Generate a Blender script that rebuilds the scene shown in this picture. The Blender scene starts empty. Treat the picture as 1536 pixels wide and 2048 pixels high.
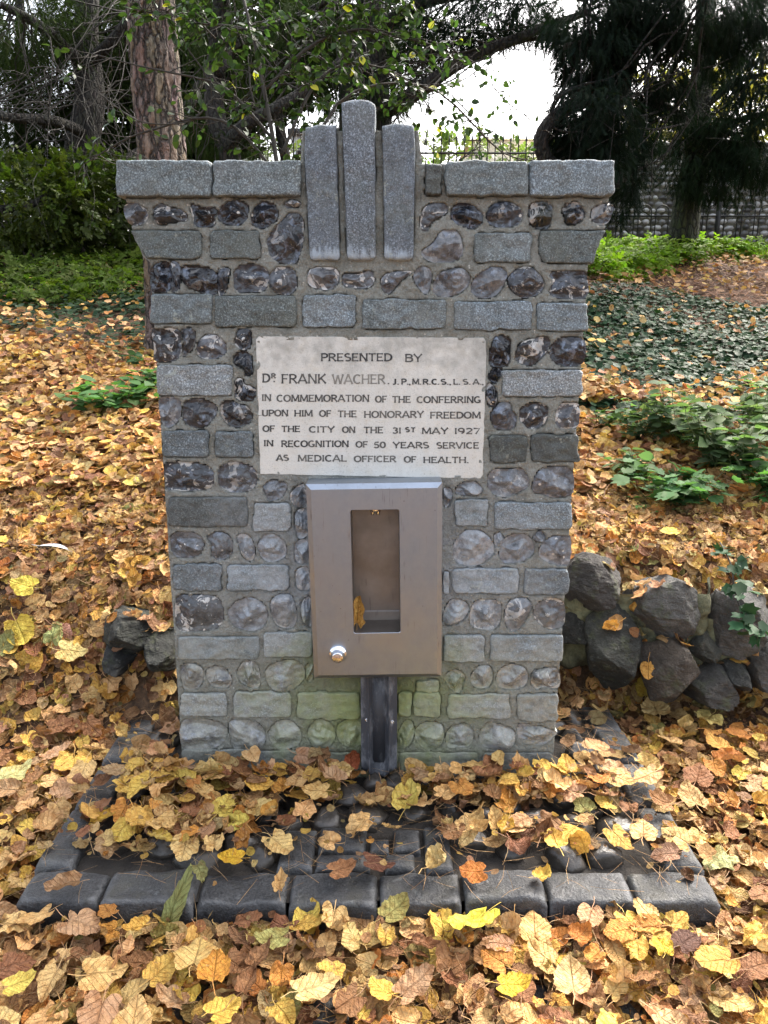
import bpy, math, random
import numpy as np
from mathutils import Vector, Matrix

random.seed(7)
rng = np.random.default_rng(7)
SC = bpy.context.scene
COL = SC.collection
R = math.radians

# ------------------------------------------------------------------ camera, sky, sun, exposure
F = 1479.0                       # focal length in pixels of the 1536x2048 photograph
PITCH = R(14.5)
CAM = np.array([0.05, -2.17, 1.45])
cam_d = bpy.data.cameras.new("camera")
cam = bpy.data.objects.new("camera", cam_d)
COL.objects.link(cam)
cam.location = CAM
cam.rotation_euler = (math.pi / 2 - PITCH, 0, 0)
cam_d.sensor_fit = 'VERTICAL'
cam_d.sensor_height = 36
cam_d.lens = 36 * F / 2048
cam_d.clip_start = 0.05
cam_d.clip_end = 500
SC.camera = cam

SUN_EL, SUN_AZ = R(48), R(40)    # azimuth from +Y (behind the fountain) towards +X
world = bpy.data.worlds.new("World")
SC.world = world
world.use_nodes = True
wn = world.node_tree
wn.nodes.clear()
sky = wn.nodes.new('ShaderNodeTexSky')
sky.sky_type = 'NISHITA'
sky.sun_disc = False
sky.sun_elevation = SUN_EL
sky.sun_rotation = SUN_AZ
sky.air_density = 1.0
sky.dust_density = 7.0
sky.ozone_density = 1.0
bg = wn.nodes.new('ShaderNodeBackground')
bg.inputs['Strength'].default_value = 0.15
wo = wn.nodes.new('ShaderNodeOutputWorld')
hs_ = wn.nodes.new('ShaderNodeHueSaturation')       # overcast: little colour left in the sky
hs_.inputs['Saturation'].default_value = 0.50
tint_ = wn.nodes.new('ShaderNodeMix')
tint_.data_type, tint_.blend_type = 'RGBA', 'MULTIPLY'
tint_.inputs[0].default_value = 1.0
tint_.inputs[7].default_value = (1.0, 1.0, .99, 1)
wn.links.new(sky.outputs[0], hs_.inputs['Color'])
wn.links.new(hs_.outputs[0], tint_.inputs[6])
wn.links.new(tint_.outputs[2], bg.inputs[0])
wn.links.new(bg.outputs[0], wo.inputs[0])
sun_d = bpy.data.lights.new("sun", 'SUN')
sun_d.energy = 0.5
sun_d.angle = R(30)
sun_d.color = (1.0, 0.93, 0.82)
sun = bpy.data.objects.new("sun", sun_d)
COL.objects.link(sun)
sd = Vector((math.sin(SUN_AZ) * math.cos(SUN_EL), math.cos(SUN_AZ) * math.cos(SUN_EL), math.sin(SUN_EL)))
sun.rotation_euler = sd.to_track_quat('Z', 'Y').to_euler()
sun.location = (3, 4, 8)
SC.view_settings.view_transform = 'Standard'
SC.view_settings.look = 'None'
SC.view_settings.exposure = 2.35
SC.view_settings.gamma = 1.0

# ------------------------------------------------------------------ helpers
CP, SP = math.cos(PITCH), math.sin(PITCH)


def ray(u, v):
    a, b = (u - 768) / F, -(v - 1024) / F
    return np.array([a, CP + b * SP, -SP + b * CP])


def P(u, v, y=0.0):
    """point of the photograph's pixel (u, v) at world depth y"""
    d = ray(u, v)
    return CAM + d * ((y - CAM[1]) / d[1])


def Vc(p):
    return Vector((float(p[0]), float(p[1]), float(p[2])))


def _h(ix, iy, iz, s):
    h = (ix * 374761393 + iy * 668265263 + iz * 2147483647 + s * 1274126177) & 0xffffffff
    h = ((h ^ (h >> 13)) * 1274126177) & 0xffffffff
    return ((h ^ (h >> 16)) & 0xffffff) / float(0xffffff)


def vnoise(p, seed=0):
    """value noise, p (n,3) -> (n,) in -1..1"""
    p = np.asarray(p, float)
    i = np.floor(p).astype(np.int64)
    f = p - i
    f = f * f * (3 - 2 * f)
    o = 0
    for dx in (0, 1):
        for dy in (0, 1):
            for dz in (0, 1):
                w = (f[:, 0] if dx else 1 - f[:, 0]) * (f[:, 1] if dy else 1 - f[:, 1]) * (f[:, 2] if dz else 1 - f[:, 2])
                o = o + w * _h(i[:, 0] + dx, i[:, 1] + dy, i[:, 2] + dz, seed)
    return o * 2 - 1


def fbm(p, seed=0, octv=3):
    p = np.asarray(p, float)
    o, a, t = 0, 1.0, 0
    for k in range(octv):
        o = o + a * vnoise(p * 2 ** k, seed + k * 17)
        t += a
        a *= 0.5
    return o / t


def smooth(t):
    t = np.clip(t, 0, 1)
    return t * t * (3 - 2 * t)


def link(name, me, parent=None, loc=None, mat=None):
    o = bpy.data.objects.new(name, me)
    COL.objects.link(o)
    if parent is not None:
        o.parent = parent
    if loc is not None:
        o.location = loc
    if mat is not None and me is not None:
        me.materials.append(mat)
    return o


def mesh(name, V, Fc, smooth_=True, attrs=None):
    """V (n,3); Fc list of lists, or (m,k) int array"""
    me = bpy.data.meshes.new(name)
    V = np.asarray(V, np.float32)
    if isinstance(Fc, np.ndarray):
        m, k = Fc.shape
        me.vertices.add(len(V))
        me.vertices.foreach_set('co', V.ravel())
        me.loops.add(m * k)
        me.loops.foreach_set('vertex_index', Fc.astype(np.int32).ravel())
        me.polygons.add(m)
        me.polygons.foreach_set('loop_start', np.arange(0, m * k, k, dtype=np.int32))
        me.polygons.foreach_set('loop_total', np.full(m, k, np.int32))
        me.update(calc_edges=True)
    else:
        me.from_pydata([tuple(map(float, v)) for v in V], [], [tuple(map(int, f)) for f in Fc])
    if smooth_:
        me.polygons.foreach_set('use_smooth', np.ones(len(me.polygons), bool))
    for n, (t, arr) in (attrs or {}).items():
        a = me.attributes.new(n, t, 'POINT')
        a.data.foreach_set('color' if 'COLOR' in t else ('vector' if 'VECTOR' in t else 'value'), np.asarray(arr, np.float32).ravel())
    me.update()
    return me


class MB:
    """collects pieces into one mesh"""

    def __init__(s):
        s.V, s.F, s.n = [], [], 0

    def add(s, V, Fc):
        V = np.asarray(V, float)
        s.V.append(V)
        s.F += [[i + s.n for i in f] for f in (Fc.tolist() if isinstance(Fc, np.ndarray) else Fc)]
        s.n += len(V)
        return s

    def box(s, a, b):
        a, b = np.minimum(a, b), np.maximum(a, b)
        v = [(x, y, z) for x in (a[0], b[0]) for y in (a[1], b[1]) for z in (a[2], b[2])]
        return s.add(v, [(0, 1, 3, 2), (4, 6, 7, 5), (0, 4, 5, 1), (2, 3, 7, 6), (0, 2, 6, 4), (1, 5, 7, 3)])

    def tube(s, pts, rad, k=6, cap=True):
        pts = np.asarray(pts, float)
        n = len(pts)
        rad = np.broadcast_to(rad, (n,))
        tang = np.gradient(pts, axis=0)
        tang /= np.linalg.norm(tang, axis=1, keepdims=True) + 1e-9
        up = np.array([0, 0, 1.0]) if abs(tang[0][2]) < 0.9 else np.array([1.0, 0, 0])
        V = []
        for i in range(n):
            a = np.cross(tang[i], up)
            a /= np.linalg.norm(a) + 1e-9
            b = np.cross(a, tang[i])
            up = b
            for j in range(k):
                t = 2 * math.pi * j / k
                V.append(pts[i] + rad[i] * (math.cos(t) * a + math.sin(t) * b))
        Fc = [(i * k + j, i * k + (j + 1) % k, (i + 1) * k + (j + 1) % k, (i + 1) * k + j) for i in range(n - 1) for j in range(k)]
        if cap:
            Fc += [tuple(range(k - 1, -1, -1)), tuple(range((n - 1) * k, n * k))]
        return s.add(V, Fc)

    def lathe(s, prof, c, axis, k=32):
        """prof: list of (radius, distance along axis)"""
        axis = np.asarray(axis, float)
        axis /= np.linalg.norm(axis)
        t = np.array([1.0, 0, 0]) if abs(axis[0]) < .9 else np.array([0, 1.0, 0])
        a = np.cross(axis, t)
        a /= np.linalg.norm(a)
        b = np.cross(axis, a)
        V = [np.asarray(c) + axis * h + r * (math.cos(2 * math.pi * j / k) * a + math.sin(2 * math.pi * j / k) * b) for r, h in prof for j in range(k)]
        n = len(prof)
        Fc = [(i * k + j, i * k + (j + 1) % k, (i + 1) * k + (j + 1) % k, (i + 1) * k + j) for i in range(n - 1) for j in range(k)]
        Fc += [tuple(range((n - 1) * k, n * k))]
        return s.add(V, Fc)

    def build(s, name, mat, parent=None, loc=None, smooth_=True):
        return link(name, mesh(name, np.concatenate(s.V), s.F, smooth_), parent, loc, mat)


def tag(o, label=None, cat=None, group=None, kind=None):
    for k, v in (('label', label), ('category', cat), ('group', group), ('kind', kind)):
        if v:
            o[k] = v
    return o


def thing(name, label, cat, loc=(0, 0, 0), group=None):
    o = bpy.data.objects.new(name, None)
    COL.objects.link(o)
    o.location = loc
    o.empty_display_size = .1
    return tag(o, label, cat, group)


def catmull(pts, n, closed=True):
    pts = np.asarray(pts, float)
    m = len(pts)
    out = []
    for i in range(n):
        t = i / n * m if closed else i / (n - 1) * (m - 1)
        k = int(math.floor(t))
        f = t - k
        if not closed and k >= m - 1:
            k, f = m - 2, 1.0
        g = (lambda j: pts[j % m]) if closed else (lambda j: pts[min(max(j, 0), m - 1)])
        p0, p1, p2, p3 = g(k - 1), g(k), g(k + 1), g(k + 2)
        out.append(0.5 * ((2 * p1) + (-p0 + p2) * f + (2 * p0 - 5 * p1 + 4 * p2 - p3) * f ** 2 + (-p0 + 3 * p1 - 3 * p2 + p3) * f ** 3))
    return np.array(out)


def rot(ax, a):
    return np.array(Matrix.Rotation(a, 3, ax))


# ------------------------------------------------------------------ material helpers
class NT:
    def __init__(s, name):
        s.m = bpy.data.materials.new(name)
        s.m.use_nodes = True
        s.t = s.m.node_tree
        s.b = s.t.nodes['Principled BSDF']

    def n(s, typ, ins=None, **props):
        nd = s.t.nodes.new('ShaderNode' + typ)
        for k, v in props.items():
            setattr(nd, k, v)
        for k, v in (ins or {}).items():
            s.set(nd.inputs[k], v)
        return nd

    def set(s, inp, v):
        if isinstance(v, bpy.types.NodeSocket):
            s.t.links.new(v, inp)
        else:
            inp.default_value = v

    def math(s, op, a, b=0.0, c=0.0, clamp=False):
        nd = s.n('Math', operation=op, use_clamp=clamp)
        s.set(nd.inputs[0], a)
        s.set(nd.inputs[1], b)
        s.set(nd.inputs[2], c)
        return nd.outputs[0]

    def vmath(s, op, a, b=(0, 0, 0), scale=None):
        nd = s.n('VectorMath', operation=op)
        s.set(nd.inputs[0], a)
        s.set(nd.inputs[1], b)
        if scale is not None:
            s.set(nd.inputs['Scale'], scale)
        return nd.outputs[0]

    def noise(s, co, scale, detail=3, rough=.55, dist=0.0, out='Fac'):
        return s.n('TexNoise', {'Vector': co, 'Scale': scale, 'Detail': detail, 'Roughness': rough, 'Distortion': dist}).outputs[out]

    def vor(s, co, scale, feature='F1', out='Distance', rnd=1.0):
        return s.n('TexVoronoi', {'Vector': co, 'Scale': scale, 'Randomness': rnd}, feature=feature).outputs[out]

    def ramp(s, f, stops):
        nd = s.n('ValToRGB', {'Fac': f})
        e = nd.color_ramp.elements
        while len(e) < len(stops):
            e.new(.5)
        for el, (p, c) in zip(e, stops):
            el.position = p
            el.color = (c, c, c, 1) if isinstance(c, (int, float)) else (*c, 1)
        return nd.outputs[0]

    def range(s, f, a, b, c=0.0, d=1.0):
        nd = s.n('MapRange', {'Value': f, 'From Min': a, 'From Max': b, 'To Min': c, 'To Max': d})
        return nd.outputs[0]

    def mix(s, f, a, b, mode='MIX'):
        nd = s.n('Mix', data_type='RGBA', blend_type=mode)
        s.set(nd.inputs[0], f)
        for sock, v in ((nd.inputs[6], a), (nd.inputs[7], b)):
            s.set(sock, (*v, 1) if isinstance(v, tuple) and len(v) == 3 else v)
        return nd.outputs[2]

    def bump(s, h, strength=.5, dist=.01, normal=None):
        nd = s.n('Bump', {'Height': h, 'Strength': strength, 'Distance': dist})
        if normal is not None:
            s.set(nd.inputs['Normal'], normal)
        return nd.outputs[0]

    def out(s, **kw):
        for k, v in kw.items():
            s.set(s.b.inputs[k.replace('_', ' ')], v if not (isinstance(v, tuple) and len(v) == 3) else (*v, 1))
        return s.m


def coords(n, k=37.0):
    """object coordinates moved by the object's own random number"""
    tc = n.n('TexCoord').outputs['Object']
    oi = n.n('ObjectInfo')
    return n.vmath('ADD', tc, n.vmath('SCALE', (1.0, 0.7, 1.3), scale=n.math('MULTIPLY', oi.outputs['Random'], k))), oi


SPOUT_X = float(P(757, 1400)[0])


def moss(n, col, gain=1.0):
    """green algae that grows where the water from the spout splashes, and thinly in the joints"""
    pos = n.n('NewGeometry').outputs['Position']
    d = n.vmath('SUBTRACT', pos, (SPOUT_X - 0.02, 0.0, 0.25))
    d = n.vmath('MULTIPLY', d, (1.0, 1.0, 1.15))
    ln = n.n('VectorMath', operation='LENGTH')
    n.set(ln.inputs[0], d)
    nz = n.noise(pos, 9, 5, .65)
    m = n.math('ADD', n.range(ln.outputs['Value'], 0.04, 0.60, 0.62, 0.0), n.math('MULTIPLY', nz, .75))
    near = n.range(m, .58, .96)
    high = n.range(n.math('ADD', n.math('MULTIPLY', n.noise(pos, 5, 4), .9), 0.0), .52, .75, 0.0, .22)
    c = n.mix(high, col, (0.13, 0.135, 0.055))
    sp_ = n.n('SeparateXYZ', {'Vector': pos})
    ax = n.math('ABSOLUTE', n.math('SUBTRACT', sp_.outputs[0], SPOUT_X - .01))
    side = n.range(ax, .16, .58, 1.0, .12)
    up = n.range(sp_.outputs[2], .80, 1.08, 1.0, 0.0)
    low = n.range(sp_.outputs[2], .40, .62, 1.0, 0.0)
    wash = n.math('MULTIPLY', n.math('MAXIMUM', n.math('MULTIPLY', side, up), n.math('MULTIPLY', low, .75)),
                  n.range(n.math('ADD', n.math('MULTIPLY', n.noise(pos, 13, 6, .72), .7), n.math('MULTIPLY', n.noise(pos, 55, 4, .7), .3)), .38, .54))
    pale = n.mix(low, (0.40, 0.43, 0.46), (0.34, 0.345, 0.29))
    pale = n.mix(n.range(n.noise(pos, 90, 4, .75), .35, .65), n.mix(.5, pale, (0.12, 0.12, 0.11)), pale)
    c = n.mix(n.math('MULTIPLY', wash, n.math('MULTIPLY', gain, .92)), c, pale)
    return n.mix(n.math('MULTIPLY', near, .72), c, n.mix(n.noise(pos, 30, 3), (0.10, 0.12, 0.025), (0.30, 0.36, 0.08)))


def mat_granite():
    n = NT('granite')
    co, oi = coords(n)
    sp = n.noise(co, 215, 2, .6)
    sp2 = n.noise(co, 420, 2, .6)
    big = n.noise(co, 9, 4, .6)
    v = n.ramp(n.math('ADD', n.math('MULTIPLY', sp, .6), n.math('MULTIPLY', sp2, .4)), [(0.34, .22), (.46, .68), (.55, 1.3), (.64, 3.0)])
    v = n.mix(n.range(oi.outputs['Random'], 0, 1, 0, .3), v, (.95, .95, .95))
    c = n.mix(1.0, oi.outputs['Color'], v, 'MULTIPLY')
    c = n.mix(n.range(big, .45, .75, 0, .5), c, (0.11, 0.115, 0.09))
    lime = n.math('MULTIPLY', n.range(n.noise(co, 14, 5, .65), .36, .62), oi.outputs['Alpha'])
    c = n.mix(n.math('MULTIPLY', lime, .75), c, n.mix(n.noise(co, 60, 3), (0.22, 0.235, 0.235), (0.46, 0.50, 0.52)))
    pos = n.n('NewGeometry').outputs['Position']
    pz = n.n('SeparateXYZ', {'Vector': pos})
    zb_ = float(P(720, 521)[2])
    fr = n.math('MULTIPLY', n.range(pz.outputs[2], zb_ + .012, zb_ + .065, 1, 0), n.range(pz.outputs[2], zb_ - .012, zb_ - .004, 0, 1))
    fr = n.math('MULTIPLY', fr, n.range(n.math('ABSOLUTE', pz.outputs[0]), .16, .19, 1, 0))
    st = n.noise(n.vmath('MULTIPLY', pos, (90, 90, 14)), 1, 3, .6)
    c = n.mix(n.range(n.math('ADD', fr, n.math('MULTIPLY', st, 1.6)), 1.42, 1.8, 0, .7), c, (0.42, 0.50, 0.58))
    run = n.noise(n.vmath('MULTIPLY', co, (30, 30, 5)), 1, 4, .65)
    c = n.mix(n.range(run, .52, .7, 0, .45), c, n.mix(1.0, c, (.45, .47, .45), 'MULTIPLY'))
    lich = n.math('MULTIPLY', n.range(n.noise(co, 31, 5, .75), .60, .64), n.range(oi.outputs['Random'], .3, 1, 0, .55))
    c = n.mix(lich, c, (0.34, 0.36, 0.30))
    c = moss(n, c)
    h = n.math('ADD', n.noise(co, 45, 4, .65), n.math('MULTIPLY', sp2, .35))
    nrm = n.bump(h, .55, .012)
    return n.out(Base_Color=c, Roughness=n.range(sp, .3, .7, .55, .8), Normal=nrm)


def mat_flint():
    n = NT('knapped_flint')
    co, oi = coords(n)
    w = n.noise(co, 18, 3, .55, 1.2)
    sw = n.noise(n.vmath('ADD', co, n.vmath('SCALE', n.noise(co, 22, 2, out='Color'), scale=.06)), 40, 4, .6)
    c = n.mix(n.range(w, .35, .65), n.mix(.5, oi.outputs['Color'], (0.014, 0.015, 0.02)), oi.outputs['Color'])
    c = n.mix(n.math('MULTIPLY', n.range(sw, .54, .66, 0, .85), n.range(oi.outputs['Random'], 0, 1, .9, .2)), c, (0.20, 0.245, 0.325))
    spots = n.range(n.vor(co, 34), .13, .17, 1, 0)
    keep = n.range(n.noise(co, 30, 1), .55, .6)
    c = n.mix(n.math('MULTIPLY', spots, keep), c, (0.62, 0.58, 0.52))
    patch = n.range(n.noise(co, 24, 4, .6, .9), .57, .60)
    patch = n.math('MULTIPLY', patch, n.range(oi.outputs['Random'], .2, .9, .1, 1.0))
    c = n.mix(patch, c, n.mix(n.noise(co, 70, 3), (0.32, 0.31, 0.30), (0.72, 0.70, 0.66)))
    rim = n.n('Attribute', attribute_name='rim').outputs['Fac']
    rind = n.math('MULTIPLY', n.range(n.math('ADD', n.math('MULTIPLY', rim, .5), n.noise(co, 20, 4, .6)), 1.02, 1.06), n.range(oi.outputs['Random'], .25, .6))
    c = n.mix(n.math('MULTIPLY', rind, .8), c, (0.50, 0.47, 0.42))
    lime = n.math('MULTIPLY', n.range(n.noise(co, 24, 5, .7), .32, .6), oi.outputs['Alpha'])
    c = n.mix(n.math('MULTIPLY', lime, .85), c, n.mix(n.noise(co, 50, 4), (0.22, 0.23, 0.24), (0.52, 0.54, 0.56)))
    c = moss(n, c)
    nrm = n.bump(n.math('ADD', n.noise(co, 38, 3, .6, .6), n.math('MULTIPLY', patch, .3)), .5, .012)
    ro = n.math('ADD', n.range(patch, 0, 1, .10, .3), n.math('MULTIPLY', lime, .35))
    n.b.inputs['Specular IOR Level'].default_value = .5
    return n.out(Base_Color=c, Roughness=ro, Normal=nrm)


def mat_mortar():
    n = NT('lime_mortar')
    co = n.n('TexCoord').outputs['Object']
    g = n.noise(co, 240, 3, .7)
    b = n.noise(co, 7, 5, .65)
    c = n.mix(b, (0.33, 0.335, 0.30), (0.54, 0.55, 0.50))
    c = n.mix(n.range(n.noise(co, 16, 5, .7), .46, .68, 0, .6), c, (0.14, 0.14, 0.11))
    c = n.mix(n.range(n.noise(co, 48, 4, .7), .52, .66, 0, .55), c, (0.40, 0.375, 0.29))
    c = n.mix(n.range(g, .3, .7), n.mix(.45, c, (0.06, 0.055, 0.04)), c)
    grit = n.range(n.vor(co, 62), .13, .19, 1, 0)
    c = n.mix(n.math('MULTIPLY', grit, n.range(n.noise(co, 60, 1), .52, .56)), c, (0.62, 0.6, 0.54))
    c = moss(n, c)
    h = n.math('ADD', n.noise(co, 90, 5, .75), n.math('MULTIPLY', n.noise(co, 22, 3), .9))
    return n.out(Base_Color=c, Roughness=.92, Normal=n.bump(h, 1.0, .02))


def mat_plaque():
    n = NT('carved_limestone')
    co = n.n('TexCoord').outputs['Object']
    st = n.vmath('MULTIPLY', co, (1.0, 1.0, .35))
    a = n.noise(st, 9, 6, .65)
    b = n.noise(co, 22, 5, .7)
    c = n.mix(a, (0.50, 0.49, 0.455), (0.70, 0.69, 0.64))
    c = n.mix(n.range(b, .5, .75, 0, .6), c, (0.52, 0.47, 0.38))
    c = n.mix(n.range(n.noise(st, 5, 4, .6), .54, .75, 0, .4), c, (0.33, 0.33, 0.31))
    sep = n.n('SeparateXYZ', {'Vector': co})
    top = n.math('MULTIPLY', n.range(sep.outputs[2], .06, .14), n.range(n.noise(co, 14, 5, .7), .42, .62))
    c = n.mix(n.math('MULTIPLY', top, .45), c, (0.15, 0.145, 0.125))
    c = n.mix(n.range(n.noise(co, 300, 2), .62, .7, 0, .4), c, (0.16, 0.15, 0.13))
    return n.out(Base_Color=c, Roughness=.8, Normal=n.bump(n.noise(co, 120, 4, .7), .3, .006))


def mat_letter():
    n = NT('lead_paint_and_cut_shade')
    co = n.n('TexCoord').outputs['Object']
    w = n.n('Attribute', attribute_name='wear').outputs['Fac']
    f = n.math('ADD', n.range(n.noise(co, 60, 4, .7), .45, .75, 0, .35), w)
    c = n.mix(f, (0.030, 0.030, 0.032), (0.30, 0.285, 0.25))  # dark tone is letter paint plus the shade inside the cuts, put into the colour
    return n.out(Base_Color=c, Roughness=.75)


def mat_steel(name='brushed_steel', rough=.33, dark=False):
    n = NT(name)
    co = n.n('TexCoord').outputs['Object']
    br = n.noise(n.vmath('MULTIPLY', co, (90, 90, 3.0)), 9, 3, .6)
    st = n.noise(n.vmath('MULTIPLY', co, (1.3, 1.3, 1.0)), 6, 6, .7)
    c = n.mix(n.range(st, .40, .72), (0.355, 0.395, 0.455), (0.28, 0.31, 0.35))
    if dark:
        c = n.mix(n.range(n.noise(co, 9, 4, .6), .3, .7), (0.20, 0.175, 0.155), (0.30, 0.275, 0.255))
    spots = n.math('MULTIPLY', n.range(n.vor(co, 40), .06, .10, 1, 0), n.range(n.noise(co, 25, 1), .55, .6))
    c = n.mix(n.math('MULTIPLY', spots, .5), c, (0.12, 0.09, 0.07))
    drip = n.range(n.noise(n.vmath('MULTIPLY', co, (110, 110, 9)), 1.0, 3, .6), .60, .68)
    c = n.mix(n.math('MULTIPLY', n.math('MULTIPLY', drip, n.range(n.noise(co, 12, 3), .48, .62)), .5), c, (0.13, 0.11, 0.10))
    ro = n.math('ADD', n.range(st, .35, .7, rough, rough + .14), n.math('MULTIPLY', br, .08))
    return n.out(Base_Color=c, Metallic=1.0, Roughness=ro, Normal=n.bump(br, .04, .002))


def mat_plain(name, col, rough=.5, metal=0.0, bumpy=0.0, bscale=60, var=.3):
    n = NT(name)
    co = n.n('TexCoord').outputs['Object']
    nz = n.noise(co, 14, 5, .65)
    c = n.mix(n.range(nz, .3, .7), tuple(x * (1 - var) for x in col), tuple(min(1, x * (1 + var)) for x in col))
    kw = dict(Base_Color=c, Roughness=rough, Metallic=metal)
    if bumpy:
        kw['Normal'] = n.bump(n.noise(co, bscale, 5, .7), bumpy, .01)
    return n.out(**kw)


def mat_spout():
    n = NT('weathered_black_iron')
    co = n.n('TexCoord').outputs['Object']
    a = n.noise(n.vmath('MULTIPLY', co, (1, 1, .4)), 26, 5, .7)
    c = n.mix(n.range(a, .50, .72), (0.040, 0.043, 0.052), (0.20, 0.205, 0.22))
    return n.out(Base_Color=c, Roughness=n.range(a, .3, .7, .4, .7), Metallic=0.0, Normal=n.bump(n.noise(co, 90, 4), .2, .006))


def mat_setts():
    n = NT('wet_basalt_sett')
    co, oi = coords(n)
    sp = n.noise(co, 210, 3, .65)
    c = n.mix(n.range(sp, .35, .7), (0.008, 0.0083, 0.009), (0.048, 0.049, 0.052))
    c = n.mix(n.range(n.noise(co, 12, 4, .6), .5, .7, 0, .7), c, (0.045, 0.042, 0.03))
    c = n.mix(n.range(n.noise(co, 26, 5, .75), .58, .66, 0, .5), c, (0.12, 0.125, 0.125))
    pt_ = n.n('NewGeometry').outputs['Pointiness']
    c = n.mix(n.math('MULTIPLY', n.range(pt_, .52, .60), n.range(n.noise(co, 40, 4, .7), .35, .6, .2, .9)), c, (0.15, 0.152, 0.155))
    h = n.math('ADD', n.noise(co, 55, 4, .7), n.math('MULTIPLY', sp, .3))
    return n.out(Base_Color=c, Roughness=n.range(n.noise(co, 18, 3), .35, .65, .42, .68), Normal=n.bump(h, .6, .012))


def mat_boulder():
    n = NT('boulder_stone')
    co, oi = coords(n)
    a = n.noise(co, 7, 5, .65)
    sp = n.noise(co, 150, 3, .7)
    c = n.mix(1.0, oi.outputs['Color'], n.ramp(a, [(.3, .5), (.5, 1.0), (.72, 1.5)]), 'MULTIPLY')
    c = n.mix(n.range(sp, .3, .7), n.mix(.5, c, (0.015, 0.014, 0.012)), c)
    c = n.mix(n.range(n.noise(co, 13, 6, .75), .54, .66, 0, .55), c, (0.085, 0.10, 0.04))
    c = n.mix(n.range(n.noise(co, 40, 5, .75), .58, .66, 0, .4), c, (0.21, 0.21, 0.19))
    h = n.math('ADD', n.noise(co, 34, 6, .75), n.math('MULTIPLY', n.noise(n.vmath('MULTIPLY', co, (1, 1, 4)), 12, 3), .8))
    return n.out(Base_Color=c, Roughness=.85, Normal=n.bump(h, 1.0, .035))


def leaf_nodes(n, tint, seed):
    """dead-leaf colouring from the flat leaf coordinates stored on the mesh: veins, dry rims, brown blotches"""
    uv = n.n('Attribute', attribute_name='leafuv').outputs['Vector']
    s = n.n('SeparateXYZ', {'Vector': uv})
    ax = n.math('ABSOLUTE', s.outputs[0])
    mid = n.range(ax, .0, .03, 1, 0)
    ph = n.math('MULTIPLY', n.math('SUBTRACT', s.outputs[1], n.math('MULTIPLY', ax, .85)), 40)
    sv = n.range(n.math('COSINE', ph), .86, 1.0)
    vein = n.math('MAXIMUM', mid, n.math('MULTIPLY', sv, .7))
    off = n.vmath('SCALE', (9.1, 5.3, 7.7), scale=seed)
    co = n.vmath('ADD', n.vmath('MULTIPLY', uv, (1, 1, 0)), off)
    bl = n.noise(co, 4.2, 4, .65)
    c = n.mix(n.range(bl, .40, .68), tint, n.mix(1.0, tint, (0.68, 0.54, 0.40), 'MULTIPLY'))
    c = n.mix(n.range(n.noise(co, 3.0, 3, .6), .56, .7, 0, .5), c, n.mix(1.0, tint, (1.25, 1.25, 1.1), 'MULTIPLY'))
    rad = n.n('VectorMath', operation='LENGTH')
    n.set(rad.inputs[0], n.vmath('MULTIPLY', uv, (1, 1, 0)))
    rim = n.math('MULTIPLY', n.range(rad.outputs['Value'], .30, .52), n.range(n.noise(co, 7, 3), .45, .65))
    c = n.mix(n.math('MULTIPLY', rim, .5), c, n.mix(1.0, tint, (0.45, 0.27, 0.16), 'MULTIPLY'))
    spk = n.range(n.noise(co, 26, 2, .6), .66, .70, 0, .7)
    c = n.mix(spk, c, n.mix(1.0, tint, (0.25, 0.16, 0.1), 'MULTIPLY'))
    c = n.mix(n.math('MULTIPLY', vein, .20), c, n.mix(1.0, tint, (0.55, 0.40, 0.30), 'MULTIPLY'))
    bf = n.n('NewGeometry').outputs['Backfacing']
    c = n.mix(n.math('MULTIPLY', bf, .6), c, n.mix(.35, n.mix(1.0, c, (1.1, 1.08, 1.05), 'MULTIPLY'), (0.46, 0.33, 0.20)))
    h = n.math('ADD', n.math('MULTIPLY', vein, -.45), n.noise(co, 9, 4, .6))
    nrm = n.bump(h, .9, .012)
    n.out(Base_Color=c, Roughness=.62, Normal=nrm)
    n.b.inputs['Specular IOR Level'].default_value = .35
    tr = n.n('BsdfTranslucent', {'Color': c, 'Normal': nrm})
    mx = n.n('MixShader', {0: .18, 1: n.b.outputs[0], 2: tr.outputs[0]})
    n.t.links.new(mx.outputs[0], n.t.nodes['Material Output'].inputs['Surface'])
    return n.m


def mat_leaf_object():
    n = NT('fallen_leaf')
    oi = n.n('ObjectInfo')
    return leaf_nodes(n, oi.outputs['Color'], oi.outputs['Random'])


def mat_leaf_mass():
    n = NT('leaf_litter')
    t = n.n('Attribute', attribute_name='tint').outputs['Color']
    uv = n.n('Attribute', attribute_name='leafuv').outputs['Vector']
    s = n.n('SeparateXYZ', {'Vector': uv})
    return leaf_nodes(n, t, s.outputs[2])


def mat_green(name, rough=.45, trans=.3, spec=.2, tr_gain=(1.3, 1.6, .7)):
    """live foliage; the colour of each leaf is stored on the mesh"""
    n = NT(name)
    t = n.n('Attribute', attribute_name='tint').outputs['Color']
    n.out(Base_Color=t, Roughness=rough)
    n.b.inputs['Specular IOR Level'].default_value = spec
    tr = n.n('BsdfTranslucent', {'Color': n.mix(1.0, t, tr_gain, 'MULTIPLY')})
    mx = n.n('MixShader', {0: trans, 1: n.b.outputs[0], 2: tr.outputs[0]})
    n.t.links.new(mx.outputs[0], n.t.nodes['Material Output'].inputs['Surface'])
    return n.m


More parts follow.
